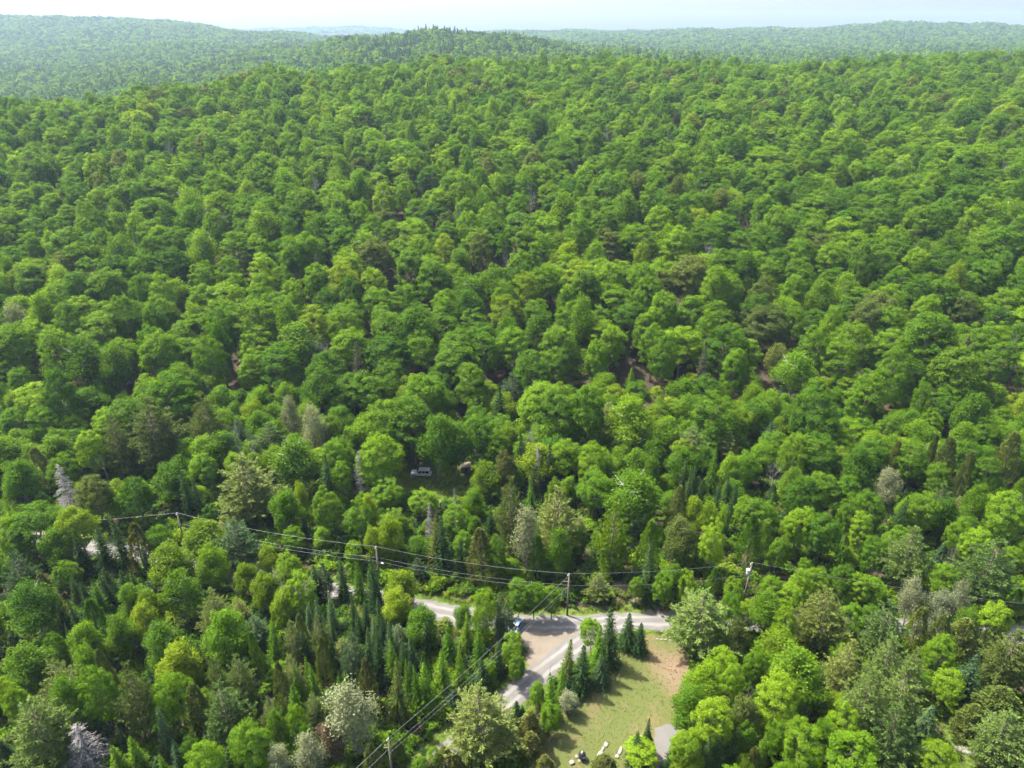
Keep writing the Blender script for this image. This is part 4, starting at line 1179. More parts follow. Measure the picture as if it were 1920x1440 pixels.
ftone = r.choice(['b', 'g', 'o', 'y', 'd'], len(P), p=[0.20, 0.50, 0.02, 0.02, 0.26])
tk = np.where(iscone, np.where(r.random(len(P)) < .6, 'd', 'k'), ftone)
key = np.where(iscone, 'cone', np.where(P[:, 1] < 2000, 'far', 'veryfar'))
wv_ = Wd * np.where(iscone, 0.62, 1) * r.uniform(0.8, 1.25, len(P)); hv_ = Hf * np.where(iscone, 1.12, 1)
pk = np.zeros(len(P), int)
for kk in ('far', 'veryfar', 'cone'):
    m_ = key == kk
    pk[m_] = np.array(pindex[kk])[r.integers(len(pindex[kk]), size=int(m_.sum()))]
pw = np.array(plist)[pk]
tcol = np.array([TONE[c][0] for c in 'bgoydk']); tix = np.array(['bgoydk'.index(c) for c in tk])
PTS = np.concatenate([np.array(PTS), np.stack([P[:, 0], P[:, 1], gz - .3], 1)])
IDX = np.concatenate([IDX, pk])
SCL = np.concatenate([np.array(SCL), np.stack([wv_ / pw[:, 0], wv_ / pw[:, 0], hv_ / pw[:, 1]], 1)])
ROT = np.concatenate([ROT, r.uniform(0, 6.283, len(P))])
TNT = np.concatenate([np.array(TNT), tcol[tix]]) * r.uniform(0.9, 1.1, (len(PTS), 1))
print('forest instances', len(PTS), 'single trees', len(records), count)

def scatter(name, pts, idx, scl, rot, tint, coll, label, cat):
    me = bpy.data.meshes.new(name)
    pts = np.asarray(pts, np.float32)
    me.vertices.add(len(pts)); me.vertices.foreach_set('co', pts.ravel())
    a = me.attributes.new('pick', 'INT', 'POINT'); a.data.foreach_set('value', np.asarray(idx, np.int32))
    a = me.attributes.new('size', 'FLOAT_VECTOR', 'POINT'); a.data.foreach_set('vector', np.asarray(scl, np.float32).ravel())
    rv3 = np.zeros((len(pts), 3), np.float32); rv3[:, 2] = rot
    a = me.attributes.new('turn', 'FLOAT_VECTOR', 'POINT'); a.data.foreach_set('vector', rv3.ravel())
    c4 = np.ones((len(pts), 4), np.float32); c4[:, :3] = np.asarray(tint, np.float32)
    a = me.attributes.new('tint', 'FLOAT_COLOR', 'POINT'); a.data.foreach_set('color', c4.ravel())
    me.update()
    o = tag(link(name, me), label, cat, kind='stuff')
    ng = bpy.data.node_groups.new(name + '_nodes', 'GeometryNodeTree')
    ng.interface.new_socket('Geometry', in_out='INPUT', socket_type='NodeSocketGeometry')
    ng.interface.new_socket('Geometry', in_out='OUTPUT', socket_type='NodeSocketGeometry')
    N = ng.nodes
    gi, go = N.new('NodeGroupInput'), N.new('NodeGroupOutput')
    ci = N.new('GeometryNodeCollectionInfo'); ci.inputs['Collection'].default_value = coll
    ci.inputs['Separate Children'].default_value = True; ci.inputs['Reset Children'].default_value = True
    iop = N.new('GeometryNodeInstanceOnPoints'); iop.inputs['Pick Instance'].default_value = True
    def at(nm, ty):
        q = N.new('GeometryNodeInputNamedAttribute'); q.data_type = ty; q.inputs['Name'].default_value = nm
        return q.outputs['Attribute']
    e2r = N.new('FunctionNodeEulerToRotation')
    ng.links.new(gi.outputs[0], iop.inputs['Points']); ng.links.new(ci.outputs[0], iop.inputs['Instance'])
    ng.links.new(at('pick', 'INT'), iop.inputs['Instance Index'])
    ng.links.new(at('size', 'FLOAT_VECTOR'), iop.inputs['Scale'])
    ng.links.new(at('turn', 'FLOAT_VECTOR'), e2r.inputs[0]); ng.links.new(e2r.outputs[0], iop.inputs['Rotation'])
    ng.links.new(iop.outputs[0], go.inputs[0])
    md = o.modifiers.new('scatter', 'NODES'); md.node_group = ng
    return o
scatter('forest', PTS, IDX, SCL, ROT, TNT, PROTO, 'unbroken green forest covering the upper hillside and all the far hills', 'forest')

# ------------------------------------------------------------------ undergrowth and grass
UND = bpy.data.collections.new('undergrowth_patterns')
def shrub_mesh(seed, n, R, H, leaf):
    q = np.random.default_rng(seed)
    k = q.normal(size=(5, 3)) * np.array([R * .5, R * .5, 0]) + np.array([0, 0, H * .45])
    idx = q.integers(5, size=n)
    d = unit(q.normal(size=(n, 3))); d[:, 2] = np.abs(d[:, 2])
    c = k[idx] + d * q.uniform(.4, 1, (n, 1)) * np.array([R * .55, R * .55, H * .55])
    v, qd = leaf_faces(c, d + q.normal(size=c.shape) * .5 + (0, 0, .5), leaf * q.uniform(.7, 1.3, n), q)
    me = mesh_np('shrub', v, qd); set_float(me, 'leaf', np.repeat(q.random(n), 4)); me.materials.append(M['leaf_mass'])
    return me
for i, tn_ in enumerate(['b', 'g', 'g', 'y', 'o', 'd', 'd']):
    o = bpy.data.objects.new('under_%02d' % i, shrub_mesh(700 + i, 420, 1.1, 1.3, 0.13)); UND.objects.link(o)
up, ui, us, ur = [], [], [], []
q = np.random.default_rng(12)
gx = q.uniform(-150, 150, 26000); gy = q.uniform(48, 172, 26000)
ok = (np.abs(gx) < 0.8 * gy + 20) & ~((dist_line(ROAD, gx, gy) < 3.3) | (dist_line(SIDE, gx, gy) < 3.1) | inside(LAWN, gx, gy) | inside(LOT, gx, gy) | inside(MEADOW, gx, gy) | inside(DRIVE, gx, gy) | inside(GLADE, gx, gy) | (dist_line(PATH, gx, gy) < 1.6) | inside(BROWN, gx, gy))
rd = np.minimum(dist_line(ROAD, gx, gy), dist_line(SIDE, gx, gy))
ok &= (q.random(26000) < np.where(rd < 12, 0.6, 0.42))
for x, y, zz_, dd in zip(gx[ok], gy[ok], G(gx[ok], gy[ok]), rd[ok]):
    s = q.uniform(0.5, 1.7) * (0.4 if dd < 5 else 1.0)
    up.append((x, y, zz_ - 0.05)); ui.append(int(q.integers(7))); us.append((s * 1.2, s * 1.2, s * q.uniform(.7, 1.5))); ur.append(q.uniform(0, 6.28))
scatter('undergrowth', up, ui, us, ur, [TONE['bggyodd'[i]][0] for i in ui], UND, 'low green shrubs and ferns on the forest floor and road banks', 'undergrowth')

GRS = bpy.data.collections.new('grass_patterns')
GCOL = [(0.085, 0.115, 0.02), (0.11, 0.12, 0.03), (0.15, 0.125, 0.055), (0.08, 0.11, 0.018)]
for i, cc in enumerate(GCOL):
    q2 = np.random.default_rng(800 + i)
    n = 46
    p_ = np.stack([q2.normal(size=n) * .22, q2.normal(size=n) * .22, np.zeros(n)], 1)
    v, qd = blade_faces(p_, np.stack([q2.normal(size=n) * .45, q2.normal(size=n) * .45, np.ones(n)], 1), q2.uniform(.12, .34, n), np.full(n, .018), q2)
    me = mesh_np('tuft', v, qd); set_float(me, 'leaf', np.repeat(q2.random(n), 4)); me.materials.append(M['leaf_mass'])
    o = bpy.data.objects.new('tuft_%02d' % i, me); GRS.objects.link(o)
gp_, gi_, gs_, gr_ = [], [], [], []
gx = q.uniform(-45, 110, 60000); gy = q.uniform(48, 160, 60000)
inl = inside(LAWN, gx, gy); inm = inside(MEADOW, gx, gy) | inside(GLADE, gx, gy)
rd = np.minimum(dist_line(ROAD, gx, gy), dist_line(SIDE, gx, gy))
vg = (rd > 2.5) & (rd < 5.5)
ok = (inl | inm | vg) & ~inside(DRIVE, gx, gy) & ~inside(LOT, gx, gy) & (rd > 2.5)
for x, y, zz_, a, b, wv0 in zip(gx[ok], gy[ok], G(gx[ok], gy[ok]), inl[ok], inm[ok], wave(gx[ok], gy[ok], 22, 9)):
    s = q.uniform(.22, .42) if a else q.uniform(.6, 1.4)
    dry = wv0 > (0.0 if a else 0.35)
    gp_.append((x, y, zz_)); gi_.append(2 if dry and q.random() < .7 else int(q.choice([0, 1, 3])) if a else int(q.choice([0, 1, 1, 3])))
    gs_.append((s, s, s * q.uniform(.6, 1.2))); gr_.append(q.uniform(0, 6.28))
scatter('grass', gp_, gi_, gs_, gr_, [GCOL[i] for i in gi_], GRS, 'short green and straw coloured grass of the lawn, meadow and verges', 'grass')
# ------------------------------------------------------------------ poles, wires, vehicles, small things
import bmesh

def bm_obj(name, bm, mat, parent=None, smooth=False, bevel=0.0):
    if bevel:
        bmesh.ops.bevel(bm, geom=bm.edges[:], offset=bevel, segments=2, affect='EDGES', profile=0.6)
    bmesh.ops.recalc_face_normals(bm, faces=bm.faces[:])
    me = bpy.data.meshes.new(name)
    bm.to_mesh(me); bm.free()
    if smooth:
        me.polygons.foreach_set('use_smooth', np.ones(len(me.polygons), bool))
    me.materials.append(mat)
    return link(name, me, parent)

def bm_box(bm, c, s, rz=0.0, taper=1.0):
    r_ = bmesh.ops.create_cube(bm, size=1.0)
    for v in r_['verts']:
        k = taper if v.co.z > 0 else 1.0
        x, y, z = v.co.x * s[0] * k, v.co.y * s[1] * k, v.co.z * s[2]
        v.co = (c[0] + x * math.cos(rz) - y * math.sin(rz), c[1] + x * math.sin(rz) + y * math.cos(rz), c[2] + z)

def bm_prism(bm, prof, y0, y1, ins=None):
    """side profile (x, z) drawn across from y0 to y1; ins narrows points by height"""
    a = [bm.verts.new((x, y0 + (ins(z) if ins else 0), z)) for x, z in prof]
    b = [bm.verts.new((x, y1 - (ins(z) if ins else 0), z)) for x, z in prof]
    bm.faces.new(a); bm.faces.new(b[::-1])
    n = len(prof)
    for i in range(n):
        bm.faces.new((a[i], b[i], b[(i + 1) % n], a[(i + 1) % n]))

def bm_cyl(bm, p0, p1, r0, r1=None, seg=10):
    p0, p1 = Vector(p0), Vector(p1)
    d = p1 - p0
    q = bmesh.ops.create_cone(bm, cap_ends=True, segments=seg, radius1=r0, radius2=r0 if r1 is None else r1, depth=d.length)
    rot = d.to_track_quat('Z', 'Y')
    mid = (p0 + p1) / 2
    for v in q['verts']:
        v.co = rot @ v.co + mid

M['pole'] = mat_plain('weathered_pole', (0.13, 0.105, 0.08), 0.9, var=0.35, scale=2.5)
M['wire'] = mat_plain('wire', (0.22, 0.22, 0.22), 0.45, 0.3, var=0.1)
M['ceramic'] = mat_plain('insulator', (0.62, 0.63, 0.64), 0.3, var=0.08)
M['tank'] = mat_plain('transformer_grey', (0.50, 0.53, 0.55), 0.45, 0.2, var=0.12)
M['silver'] = mat_plain('silver_paint', (0.50, 0.49, 0.46), 0.38, 0.35, var=0.12, scale=2)
M['blue'] = mat_plain('blue_grey_paint', (0.16, 0.21, 0.30), 0.3, 0.3, var=0.1, scale=2)
M['glass'] = mat_plain('dark_glass', (0.02, 0.025, 0.03), 0.08, var=0.1)
M['tyre'] = mat_plain('tyre_rubber', (0.025, 0.025, 0.025), 0.85, var=0.2)
M['rim'] = mat_plain('wheel_rim', (0.45, 0.45, 0.46), 0.35, 0.7, var=0.1)
M['lampglass'] = mat_plain('lamp_glass', (0.75, 0.76, 0.74), 0.15, var=0.05)
M['red'] = mat_plain('tail_lamp_red', (0.35, 0.03, 0.02), 0.25, var=0.1)
M['black'] = mat_plain('black_enamel', (0.018, 0.018, 0.02), 0.32, var=0.3, scale=5, bump=0.1)
M['stone'] = mat_plain('pale_stone', (0.155, 0.147, 0.13), 0.9, var=0.25, scale=6, bump=0.4)
M['darkstone'] = mat_plain('grey_stone', (0.14, 0.13, 0.12), 0.9, var=0.35, scale=5, bump=0.4)
M['board'] = mat_plain('dark_brown_board', (0.10, 0.055, 0.04), 0.85, var=0.4, scale=4)
M['tin'] = mat_plain('rusty_tin', (0.10, 0.075, 0.06), 0.7, 0.2, var=0.4, scale=3)
M['white'] = mat_plain('white_plastic', (0.78, 0.78, 0.76), 0.5, var=0.05)

def pole_spot(px, py, H):
    x, y, z, _ = place(px, py, H)
    return x, y, z

def utility_pole(px, py, H, label, arm=0.0, tank=False, lamp=False, lean=0.0):
    x, y, z = pole_spot(px, py, H)
    o = thing('utility_pole', (x, y, z), label, 'utility pole', 'utility poles along the road')
    b = bmesh.new(); bm_cyl(b, (lean, 0, -0.8), (0, 0, H), 0.19, 0.13, 12); bm_obj('post', b, M['pole'], o, True)
    b = bmesh.new(); bm_cyl(b, (0, 0, H), (0, 0, H + 0.22), 0.05, 0.06, 8); bm_obj('insulator', b, M['ceramic'], o, True)
    b = bmesh.new(); bm_cyl(b, (-0.22, 0, H - 0.35), (-0.22, 0, H - 0.1), 0.05, 0.06, 8); bm_cyl(b, (-0.22, 0, H - 0.3), (0, 0, H - 0.3), 0.025, 0.025, 6); bm_obj('insulator', b, M['ceramic'], o, True)
    b = bmesh.new(); bm_cyl(b, (0, 0, H * 0.72), (0.2, -0.2, H * 0.72), 0.03, 0.03, 6); bm_obj('bracket', b, M['tank'], o)
    if arm:
        b = bmesh.new(); bm_box(b, (-0.25, -0.16, H - 1.5), (arm, 0.1, 0.12)); bm_obj('crossarm', b, M['pole'], o)
    if tank:
        t_ = bmesh.new(); bm_cyl(t_, (-0.52, -0.12, H - 2.3), (-0.52, -0.12, H - 1.35), 0.29, 0.29, 14); t2 = bm_obj('transformer', t_, M['tank'], o, False)
        b = bmesh.new(); bm_cyl(b, (-0.52, -0.12, H - 1.35), (-0.52, -0.12, H - 1.05), 0.06, 0.05, 8); bm_obj('bushing', b, M['ceramic'], t2)
        b = bmesh.new(); bm_cyl(b, (-0.52, -0.12, H - 1.38), (-0.52, -0.12, H - 1.32), 0.31, 0.31, 14); bm_obj('lid', b, M['ceramic'], t2)
    if lamp:
        b = bmesh.new(); bm_cyl(b, (0, 0, H * 0.58), (0.75, -0.3, H * 0.62), 0.03, 0.03, 6); la = bm_obj('lamp_arm', b, M['tank'], o)
        b = bmesh.new(); bm_box(b, (0.95, -0.38, H * 0.62), (0.55, 0.24, 0.14), -0.37, 0.75); bm_obj('lamp_head', b, M['white'], la)
    return Vector((x, y, z)), H

PA = utility_pole(1067, 1077, 9.6, 'brown utility pole beside the road junction, wires leaving in three directions', arm=1.3)
PB = utility_pole(1410, 1056, 9.6, 'leaning utility pole with a grey transformer can near the top', tank=True, lean=-0.35)
PD = utility_pole(705, 1026, 9.2, 'thin utility pole carrying a small white street lamp', lamp=True)
PE = utility_pole(332, 963, 9.2, 'pale utility pole standing among maples at the road bend')
PC = utility_pole(728, 1386, 9.2, 'brown utility pole below the spruces at the lower edge', arm=1.0)
def tops(P, f=1.0, dx=0.0):
    return P[0] + Vector((dx, 0, P[1] * f))

def wire(a, b, sag, label, name='power_line', rad=0.014, group='wires between the utility poles'):
    a, b = Vector(a), Vector(b)
    n = max(10, int((b - a).length / 2.5))
    pts = []
    for i in range(n + 1):
        f = i / n
        p_ = a.lerp(b, f); p_.z -= sag * 4 * f * (1 - f)
        pts.append(np.array(p_))
    v, q_ = tube(pts, [rad] * (n + 1), 5)
    me = mesh_np(name, v, q_, smooth=True); me.materials.append(M['wire'])
    return tag(link(name, me), label, 'wire', group)

xF, yF, zF = pole_spot(2080, 1150, 9.6)
PF = (Vector((xF, yF, zF)), 9.6)
xG, yG, zG = pole_spot(-120, 985, 9.2)
PG = (Vector((xG, yG, zG)), 9.2)
dC = PC[0] - PA[0]
PH = (Vector((PC[0].x + dC.x * 0.8, PC[0].y + dC.y * 0.8, 0)), 9.2)
up_ = 0.2
wire(tops(PA) + Vector((0, 0, up_)), tops(PD) + Vector((0, 0, up_)), 0.9, 'topmost wire from the junction pole to the lamp-bearing pole')
wire(tops(PD) + Vector((0, 0, up_)), tops(PE) + Vector((0, 0, up_)), 1.0, 'topmost wire from the lamp-bearing pole to the pole at the bend')
wire(tops(PE) + Vector((0, 0, up_)), tops(PG) + Vector((0, 0, up_)), 0.9, 'wire leaving the pole at the road bend toward the left edge')
wire(tops(PA) + Vector((0, 0, up_)), tops(PB) + Vector((0, 0, up_)), 0.7, 'wire from the junction pole to the transformer pole')
wire(tops(PB) + Vector((0, 0, up_)), tops(PF) + Vector((0, 0, up_)), 1.0, 'wire from the transformer pole out over the pines')
wire(tops(PA, 0.97), tops(PC) + Vector((0, 0, up_)), 0.6, 'upper slanting wire from the junction pole down to the lower pole', rad=0.016)
wire(tops(PC) + Vector((0, 0, up_)), tops(PH), 0.5, 'wire from the lower pole out of the bottom edge', rad=0.016)
wire(tops(PA, 0.74), tops(PD, 0.74), 0.9, 'cable halfway up from the junction pole to the lamp-bearing pole', 'telephone_cable', 0.012)
wire(tops(PA, 0.66), tops(PD, 0.64), 1.0, 'lowest cable from the junction pole to the lamp-bearing pole', 'telephone_cable', 0.012)
wire(tops(PD, 0.74), tops(PE, 0.74), 1.0, 'upper cable from the lamp-bearing pole to the bend pole', 'telephone_cable', 0.012)
wire(tops(PD, 0.64), tops(PE, 0.64), 1.0, 'lower cable from the lamp-bearing pole to the bend pole', 'telephone_cable', 0.012)
wire(tops(PA, 0.70, -0.2), tops(PC, 0.80), 0.5, 'middle slanting cable from the junction pole to the lower pole', 'telephone_cable', 0.013)
wire(tops(PA, 0.62, -0.2), tops(PC, 0.70), 0.6, 'lowest slanting cable from the junction pole to the lower pole', 'telephone_cable', 0.013)
wire(tops(PC, 0.80), tops(PH, 0.78), 0.5, 'cable from the lower pole out of the bottom edge', 'telephone_cable', 0.013)
wire(tops(PA, 0.74), tops(PB, 0.72), 0.9, 'cable below the wire between junction pole and transformer pole', 'telephone_cable', 0.011)
gx_, gy_ = gp(1152, 1152)
wire(tops(PA, 0.42), (gx_, gy_, 0.1), 0.05, 'guy wire running from the junction pole to the road verge', 'guy_wire', 0.015)

# vehicles
def wheels(o, xs_, hw, R):
    for x in xs_:
        for s in (-1, 1):
            b = bmesh.new(); bm_cyl(b, (x, s * (hw - 0.2), R), (x, s * hw, R), R, R, 20); w = bm_obj('wheel', b, M['tyre'], o, False, 0.02)
            b = bmesh.new(); bm_cyl(b, (x, s * (hw - 0.05), R), (x, s * (hw + 0.015), R), R * 0.62, R * 0.55, 14); bm_obj('rim', b, M['rim'], w)

def suv(loc, rz, label, paint, L=4.7, W=1.85, H=1.82, box=True):
    o = thing('car' if not box else 'suv', loc, label, 'car', None, rz)
    h = L / 2; hw = W / 2
    sill, belt = 0.38, 1.02 if box else 0.88
    prof = [(-h, sill + .1), (-h, 0.78), (-h + .08, belt - .06), (-h + 1.25, belt + .02), (h - .12, belt + .02), (h, belt - .1), (h, sill + .12), (h - .2, sill), (-h + .25, sill)]
    b = bmesh.new(); bm_prism(b, prof, -hw, hw, lambda z: 0.0 if z < belt - .15 else 0.05); bm_obj('body', b, paint, o, False, 0.05)
    if box:
        cab = [(-h + 1.2, belt), (-h + 1.85, H - .1), (-h + 2.05, H), (h - .35, H), (h - .2, H - .08), (h - .12, belt)]
        wins = [(-h + 1.75, -h + 2.55), (-h + 2.65, -h + 3.4), (-h + 3.5, h - .4)]
    else:
        cab = [(-h + 1.25, belt), (-h + 2.0, H - .06), (-h + 2.2, H), (h - 1.35, H), (h - 1.1, H - .06), (h - .5, belt)]
        wins = [(-h + 2.0, -h + 2.65), (-h + 2.75, h - 1.25)]
    b = bmesh.new(); bm_prism(b, cab, -hw + .06, hw - .06, lambda z: 0.16 * (z - belt) / (H - belt)); bm_obj('cabin', b, paint, o, False, 0.035)
    zt = H - .17
    for s in (-1, 1):
        for x0, x1 in wins:
            b = bmesh.new()
            sl = 0.35 if x0 == wins[0][0] else 0.0
            y0 = hw - .06 - 0.16 * 0.10 + 0.02; y1 = hw - .06 - 0.16 * (zt - belt) / (H - belt) + 0.02
            vv = [b.verts.new(p_) for p_ in ((x0 - sl * .4, s * y0, belt + .08), (x1, s * y0, belt + .08), (x1, s * y1, zt), (x0 + sl * .6, s * y1, zt))]
            f = b.faces.new(vv)
            ex = bmesh.ops.extrude_face_region(b, geom=[f])
            for g_ in ex['geom']:
                if isinstance(g_, bmesh.types.BMVert): g_.co.y -= s * 0.05
            bm_obj('side_window', b, M['glass'], o)
    def sheet(name, p4, off):
        b = bmesh.new(); f = b.faces.new([b.verts.new(p_) for p_ in p4])
        ex = bmesh.ops.extrude_face_region(b, geom=[f])
        for g_ in ex['geom']:
            if isinstance(g_, bmesh.types.BMVert): g_.co += Vector(off)
        bm_obj(name, b, M['glass'], o)
    def along(a, c, f): return (a[0] + (c[0] - a[0]) * f, a[1] + (c[1] - a[1]) * f)
    for nm, a, c, dx in (('windshield', cab[0], cab[1], -0.03), ('rear_window', cab[-1], cab[-2], 0.03)):
        lo, hi = along(a, c, .14), along(a, c, .9)
        wl = hw - .2; wh = hw - .32
        sheet(nm, ((lo[0] + dx, -wl, lo[1] + .02), (lo[0] + dx, wl, lo[1] + .02), (hi[0] + dx, wh, hi[1] + .02), (hi[0] + dx, -wh, hi[1] + .02)), (-dx * .8, 0, -.02))
    wheels(o, (-h + .85, h - .9), hw, 0.36)
    for s in (-1, 1):
        b = bmesh.new(); bm_box(b, (-h - .005, s * (hw - .3), 0.74), (.06, .34, .17)); bm_obj('headlight', b, M['lampglass'], o)
        b = bmesh.new(); bm_box(b, (h + .005, s * (hw - .16), 0.84), (.06, .18, .3)); bm_obj('tail_light', b, M['red'], o)
        b = bmesh.new(); bm_box(b, (-h + 1.55, s * (hw + .08), belt + .1), (.12, .18, .14)); bm_obj('side_mirror', b, paint, o)
        if box:
            b = bmesh.new(); bm_cyl(b, (-h + 2.2, s * (hw - .3), H + .06), (h - .5, s * (hw - .3), H + .06), .025, .025, 6); bm_obj('roof_rail', b, M['tyre'], o)
            for x_ in (-h + 2.2, h - .55):
                pass
    b = bmesh.new(); bm_box(b, (-h - .04, 0, .5), (.16, W * .96, .2)); bm_obj('bumper', b, M['tank'], o)
    b = bmesh.new(); bm_box(b, (h + .04, 0, .5), (.16, W * .96, .2)); bm_obj('bumper', b, M['tank'], o)
    return o

x, y = gp(790, 891)
suv((x, y, Gs(x, y)), math.radians(-3), 'silver boxy suv parked in the shaded meadow', M['silver'])
x, y = gp(966, 1181)
suv((x, y, Gs(x, y) + 0.08), math.radians(62), 'blue-grey car half hidden by trees at the road junction', M['blue'], 4.3, 1.75, 1.45, False)

# small shed of dark boards beside the meadow
x, y = gp(873, 884)
z = Gs(x, y)
o = thing('garden_shed', (x, y, z), 'small dark brown shed at the edge of the meadow', 'shed', None, 0.15)
for k in range(9):
    b = bmesh.new(); bm_box(b, (-0.96 + k * 0.24, -0.8, 0.85), (0.225, 0.05 + 0.012 * (k % 3), 1.7)); bm_obj('wall_board', b, M['board'], o)
    b = bmesh.new(); bm_box(b, (-0.96 + k * 0.24, 0.8, 0.95), (0.225, 0.05 + 0.012 * (k % 3), 1.9)); bm_obj('wall_board', b, M['board'], o)
for k in range(6):
    for s in (-1, 1):
        b = bmesh.new(); bm_box(b, (s * 1.09, -0.64 + k * 0.256, 0.9), (0.05, 0.24, 1.8)); bm_obj('wall_board', b, M['board'], o)
b = bmesh.new(); bm_prism(b, [(-1.3, 1.82), (1.3, 1.82), (1.3, 1.9), (-1.3, 1.9)], -1.05, 1.05)
for v in b.verts: v.co.z += 0.12 * v.co.y + 0.06
bm_obj('roof', b, M['tin'], o)
b = bmesh.new(); bm_box(b, (0.1, -0.85, 0.75), (0.8, 0.04, 1.5)); d_ = bm_obj('door', b, M['tyre'], o)
b = bmesh.new(); bm_cyl(b, (0.4, -0.93, 0.8), (0.4, -0.86, 0.8), 0.035, 0.035, 8); bm_obj('handle', b, M['tank'], d_)

def bucket(px, py, s, label):
    x, y = gp(px, py)
    o = thing('bucket', (x, y, Gs(x, y)), label, 'bucket')
    b = bmesh.new(); bm_cyl(b, (0, 0, 0), (0, 0, .55 * s), .22 * s, .28 * s, 16); bm_obj('pail', b, M['white'], o, False)
    b = bmesh.new(); bm_cyl(b, (0, 0, .55 * s), (0, 0, .6 * s), .31 * s, .30 * s, 16); bm_obj('rim', b, M['white'], o, False)
    v, q_ = tube([np.array([.29 * s * math.cos(a), 0.02, .52 * s + .26 * s * math.sin(a)]) for a in np.linspace(0, math.pi, 9)], [0.02] * 9, 5)
    me = mesh_np('handle', v, q_); me.materials.append(M['wire']); link('handle', me, o)
bucket(825, 876, 1.0, 'white bucket standing between the silver suv and the shed')
bucket(58, 832, 1.0, 'white bucket on the brown bare patch at the left')

# black domed grill on a stone pad
x, y = gp(1091, 1424); z = Gs(x, y)
o = thing('charcoal_grill', (x, y, z), 'black egg-shaped grill standing on pale stones in the lawn', 'grill', None, 0.3)
def lathe(name, prof, mat, parent, seg=20, loc=(0, 0, 0), scl=(1, 1, 1)):
    v, q_ = [], []
    for r_, z_ in prof:
        for k in range(seg):
            a = k * 2 * math.pi / seg
            v.append((loc[0] + r_ * math.cos(a) * scl[0], loc[1] + r_ * math.sin(a) * scl[1], loc[2] + z_ * scl[2]))
    n_ = len(prof)
    for i in range(n_ - 1):
        for k in range(seg):
            q_.append((i * seg + k, i * seg + (k + 1) % seg, (i + 1) * seg + (k + 1) % seg, (i + 1) * seg + k))
    me = mesh_np(name, v, q_, smooth=True); me.materials.append(mat)
    return link(name, me, parent)
lathe('bowl', [(0.0, 0.25), (0.3, 0.28), (0.48, 0.5), (0.54, 0.85), (0.53, 0.92)], M['black'], o)
ld = lathe('lid', [(0.55, 0.92), (0.55, 1.0), (0.5, 1.25), (0.36, 1.5), (0.16, 1.62), (0.0, 1.64)], M['black'], o)
lathe('vent_cap', [(0.1, 1.63), (0.1, 1.74), (0.0, 1.76)], M['tank'], ld, 10)
b = bmesh.new(); bm_cyl(b, (-.2, -.58, 1.1), (.2, -.58, 1.1), .03, .03, 8); bm_obj('handle', b, M['pole'], ld)
for a in (0.5, 2.6, 4.7):
    b = bmesh.new(); bm_cyl(b, (.3 * math.cos(a), .3 * math.sin(a), .4), (.46 * math.cos(a), .46 * math.sin(a), 0.0), .04, .035, 8); bm_obj('leg', b, M['black'], o)
b = bmesh.new(); bm_box(b, (0.62, -0.3, 0.35), (0.42, 0.5, 0.1), 0.2); bm_obj('side_shelf', b, M['black'], o)

def rock(name, px, py, s, label, group, mat, seed, rz=0.0, up=0.0):
    q2 = np.random.default_rng(seed)
    b = bmesh.new(); bmesh.ops.create_icosphere(b, subdivisions=3, radius=1.0)
    ph = q2.uniform(0, 6, 6)
    for v in b.verts:
        c = v.co
        k = 1 + .14 * math.sin(3 * c.x + ph[0]) * math.sin(2.4 * c.y + ph[1]) + .08 * math.sin(6 * c.z + ph[2] + 4 * c.x)
        v.co = Vector((max(-.82, min(.82, c.x * k)) * s[0], max(-.8, min(.8, c.y * k)) * s[1], max(-.7, min(.7, c.z * k)) * s[2]))
    x, y = gp(px, py)
    ob = bm_obj(name, b, mat, None, True)
    ob.location = (x, y, Gs(x, y) + s[2] * .35 + up); ob.rotation_euler = (0, 0, rz)
    return tag(ob, label, 'stone', group)
L1 = ['end slab of the longer pale stone row in the lawn, nearest the trees', 'thin grey middle slab of the longer pale stone row in the lawn', 'wide white slab at the grill end of the longer stone row']
rock('stone_slab', 1136, 1397, (.36, .5, .2), L1[0], 'stone rows beside the grill', M['stone'], 1, -.5)
rock('stone_slab', 1130, 1405, (.24, .6, .15), L1[1], 'stone rows beside the grill', M['darkstone'], 2, -.55)
rock('stone_slab', 1125, 1415, (.42, .66, .2), L1[2], 'stone rows beside the grill', M['stone'], 3, -.6)
rock('stone_slab', 1163, 1408, (.3, .85, .18), 'long grey slab of the shorter stone row near the bushes', 'stone rows beside the grill', M['stone'], 4, -.5)
rock('stone_slab', 1157, 1419, (.34, .36, .2), 'small white block ending the shorter stone row', 'stone rows beside the grill', M['stone'], 5, -.3)
rock('hearth_stone', 1081, 1419, (.26, .32, .14), 'pale flat stone on the near left foot of the black grill', 'pale stones under the grill', M['stone'], 6, .3)
rock('hearth_stone', 1088, 1427, (.34, .26, .13), 'pale flat stone right in front of the black grill', 'pale stones under the grill', M['stone'], 7, .1)
rock('hearth_stone', 1099, 1424, (.26, .3, .14), 'pale flat stone at the right foot of the black grill', 'pale stones under the grill', M['stone'], 8, .9)
rock('boulder', 1072, 1431, (.45, .4, .3), 'pale rough boulder on the lawn in front of the grill', None, M['stone'], 9, .4)
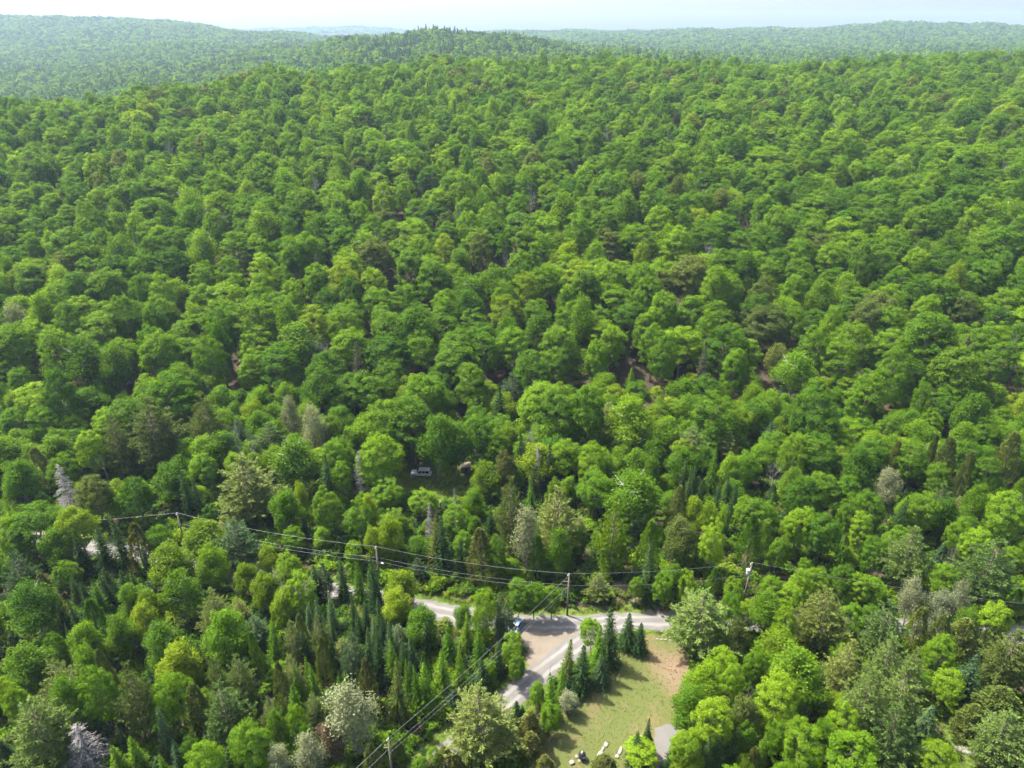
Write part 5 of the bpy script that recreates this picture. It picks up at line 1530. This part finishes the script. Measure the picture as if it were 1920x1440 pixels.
for k, (dx, dy, s_) in enumerate([(-16, -3, .7), (-8, -1, .6), (0, 1, .75), (9, 3, .6), (17, 5, .55), (-3, -4, .5), (6, -2, .5)]):
    rock('field_stone', 1812 + dx, 1410 + dy, (s_, s_ * .8, s_ * .7), ['grey field stone at the far end of the heap on the glade', 'second grey field stone from the far end of the glade heap', 'largest grey field stone in the middle of the glade heap', 'fourth grey field stone along the glade heap', 'grey field stone at the near end of the glade heap', 'small grey field stone on the back of the glade heap', 'small grey field stone on the front of the glade heap'][k], 'heap of field stones on the glade', M['darkstone'], 20 + k, k * .9)
for k, (px_, py_) in enumerate([(1232, 1199), (1240, 1199.5), (1248, 1200), (1256, 1201)]):
    rock('edging_stone', px_, py_, (.4, .16, .12), ['first pale edging stone of the row by the verge, nearest the spruces', 'second pale edging stone of the row by the verge', 'third pale edging stone of the row by the verge', 'last pale edging stone of the row, nearest the big pine'][k], 'edging stones by the verge', M['stone'], 40 + k, .05)

def log(px, py, L, rad, rz, label, mat, name='fallen_log', tilt=0.0):
    x, y = gp(px, py)
    q2 = np.random.default_rng(int(px))
    pts = [np.array([t_ * L, .05 * L * math.sin(t_ * 5 + px), rad + tilt * t_]) for t_ in np.linspace(-.5, .5, 8)]
    a = Acc(); a.add(tube(pts, np.linspace(rad, rad * .55, 8), 7))
    for k in range(3):
        p0 = pts[2 + k * 2]; e = p0 + q2.normal(size=3) * .3 + np.array([.25, .2 * (-1) ** k, .45])
        a.add(tube([p0, e], [rad * .45, rad * .15], 4))
    v, q_ = a.get()
    me = mesh_np(name, v, q_, smooth=True); me.materials.append(mat)
    ob = link(name, me, loc=(x, y, Gs(x, y)), rot=(0, 0, rz))
    tag(ob, label, 'log', 'fallen logs')
log(1190, 1176, 3.2, .1, .02, 'thin dark fallen pole lying along the gravel road edge', M['pole'])
log(1015, 1372, 2.6, .09, .9, 'short pole lying in the shade at the lawn corner', M['pole'])

# ------------------------------------------------------------------ air
b = bmesh.new()
zmin = float(V[:, 2].min()) - 1.5
bm_box(b, (0, 3250, (zmin + 300) / 2), (15200, 8300, 300 - zmin))
t = NT('haze')
pv = t.n('ShaderNodeVolumePrincipled')
pv.inputs['Color'].default_value = (0.44, 0.60, 0.80, 1)
pv.inputs['Density'].default_value = HAZE
pv.inputs['Anisotropy'].default_value = 0.2
t.l(pv.outputs[0], t.out.inputs['Volume'])
hz_o = bm_obj('haze', b, t.m)
tag(hz_o, 'thin blue summer haze in the air over the hills', kind='stuff')
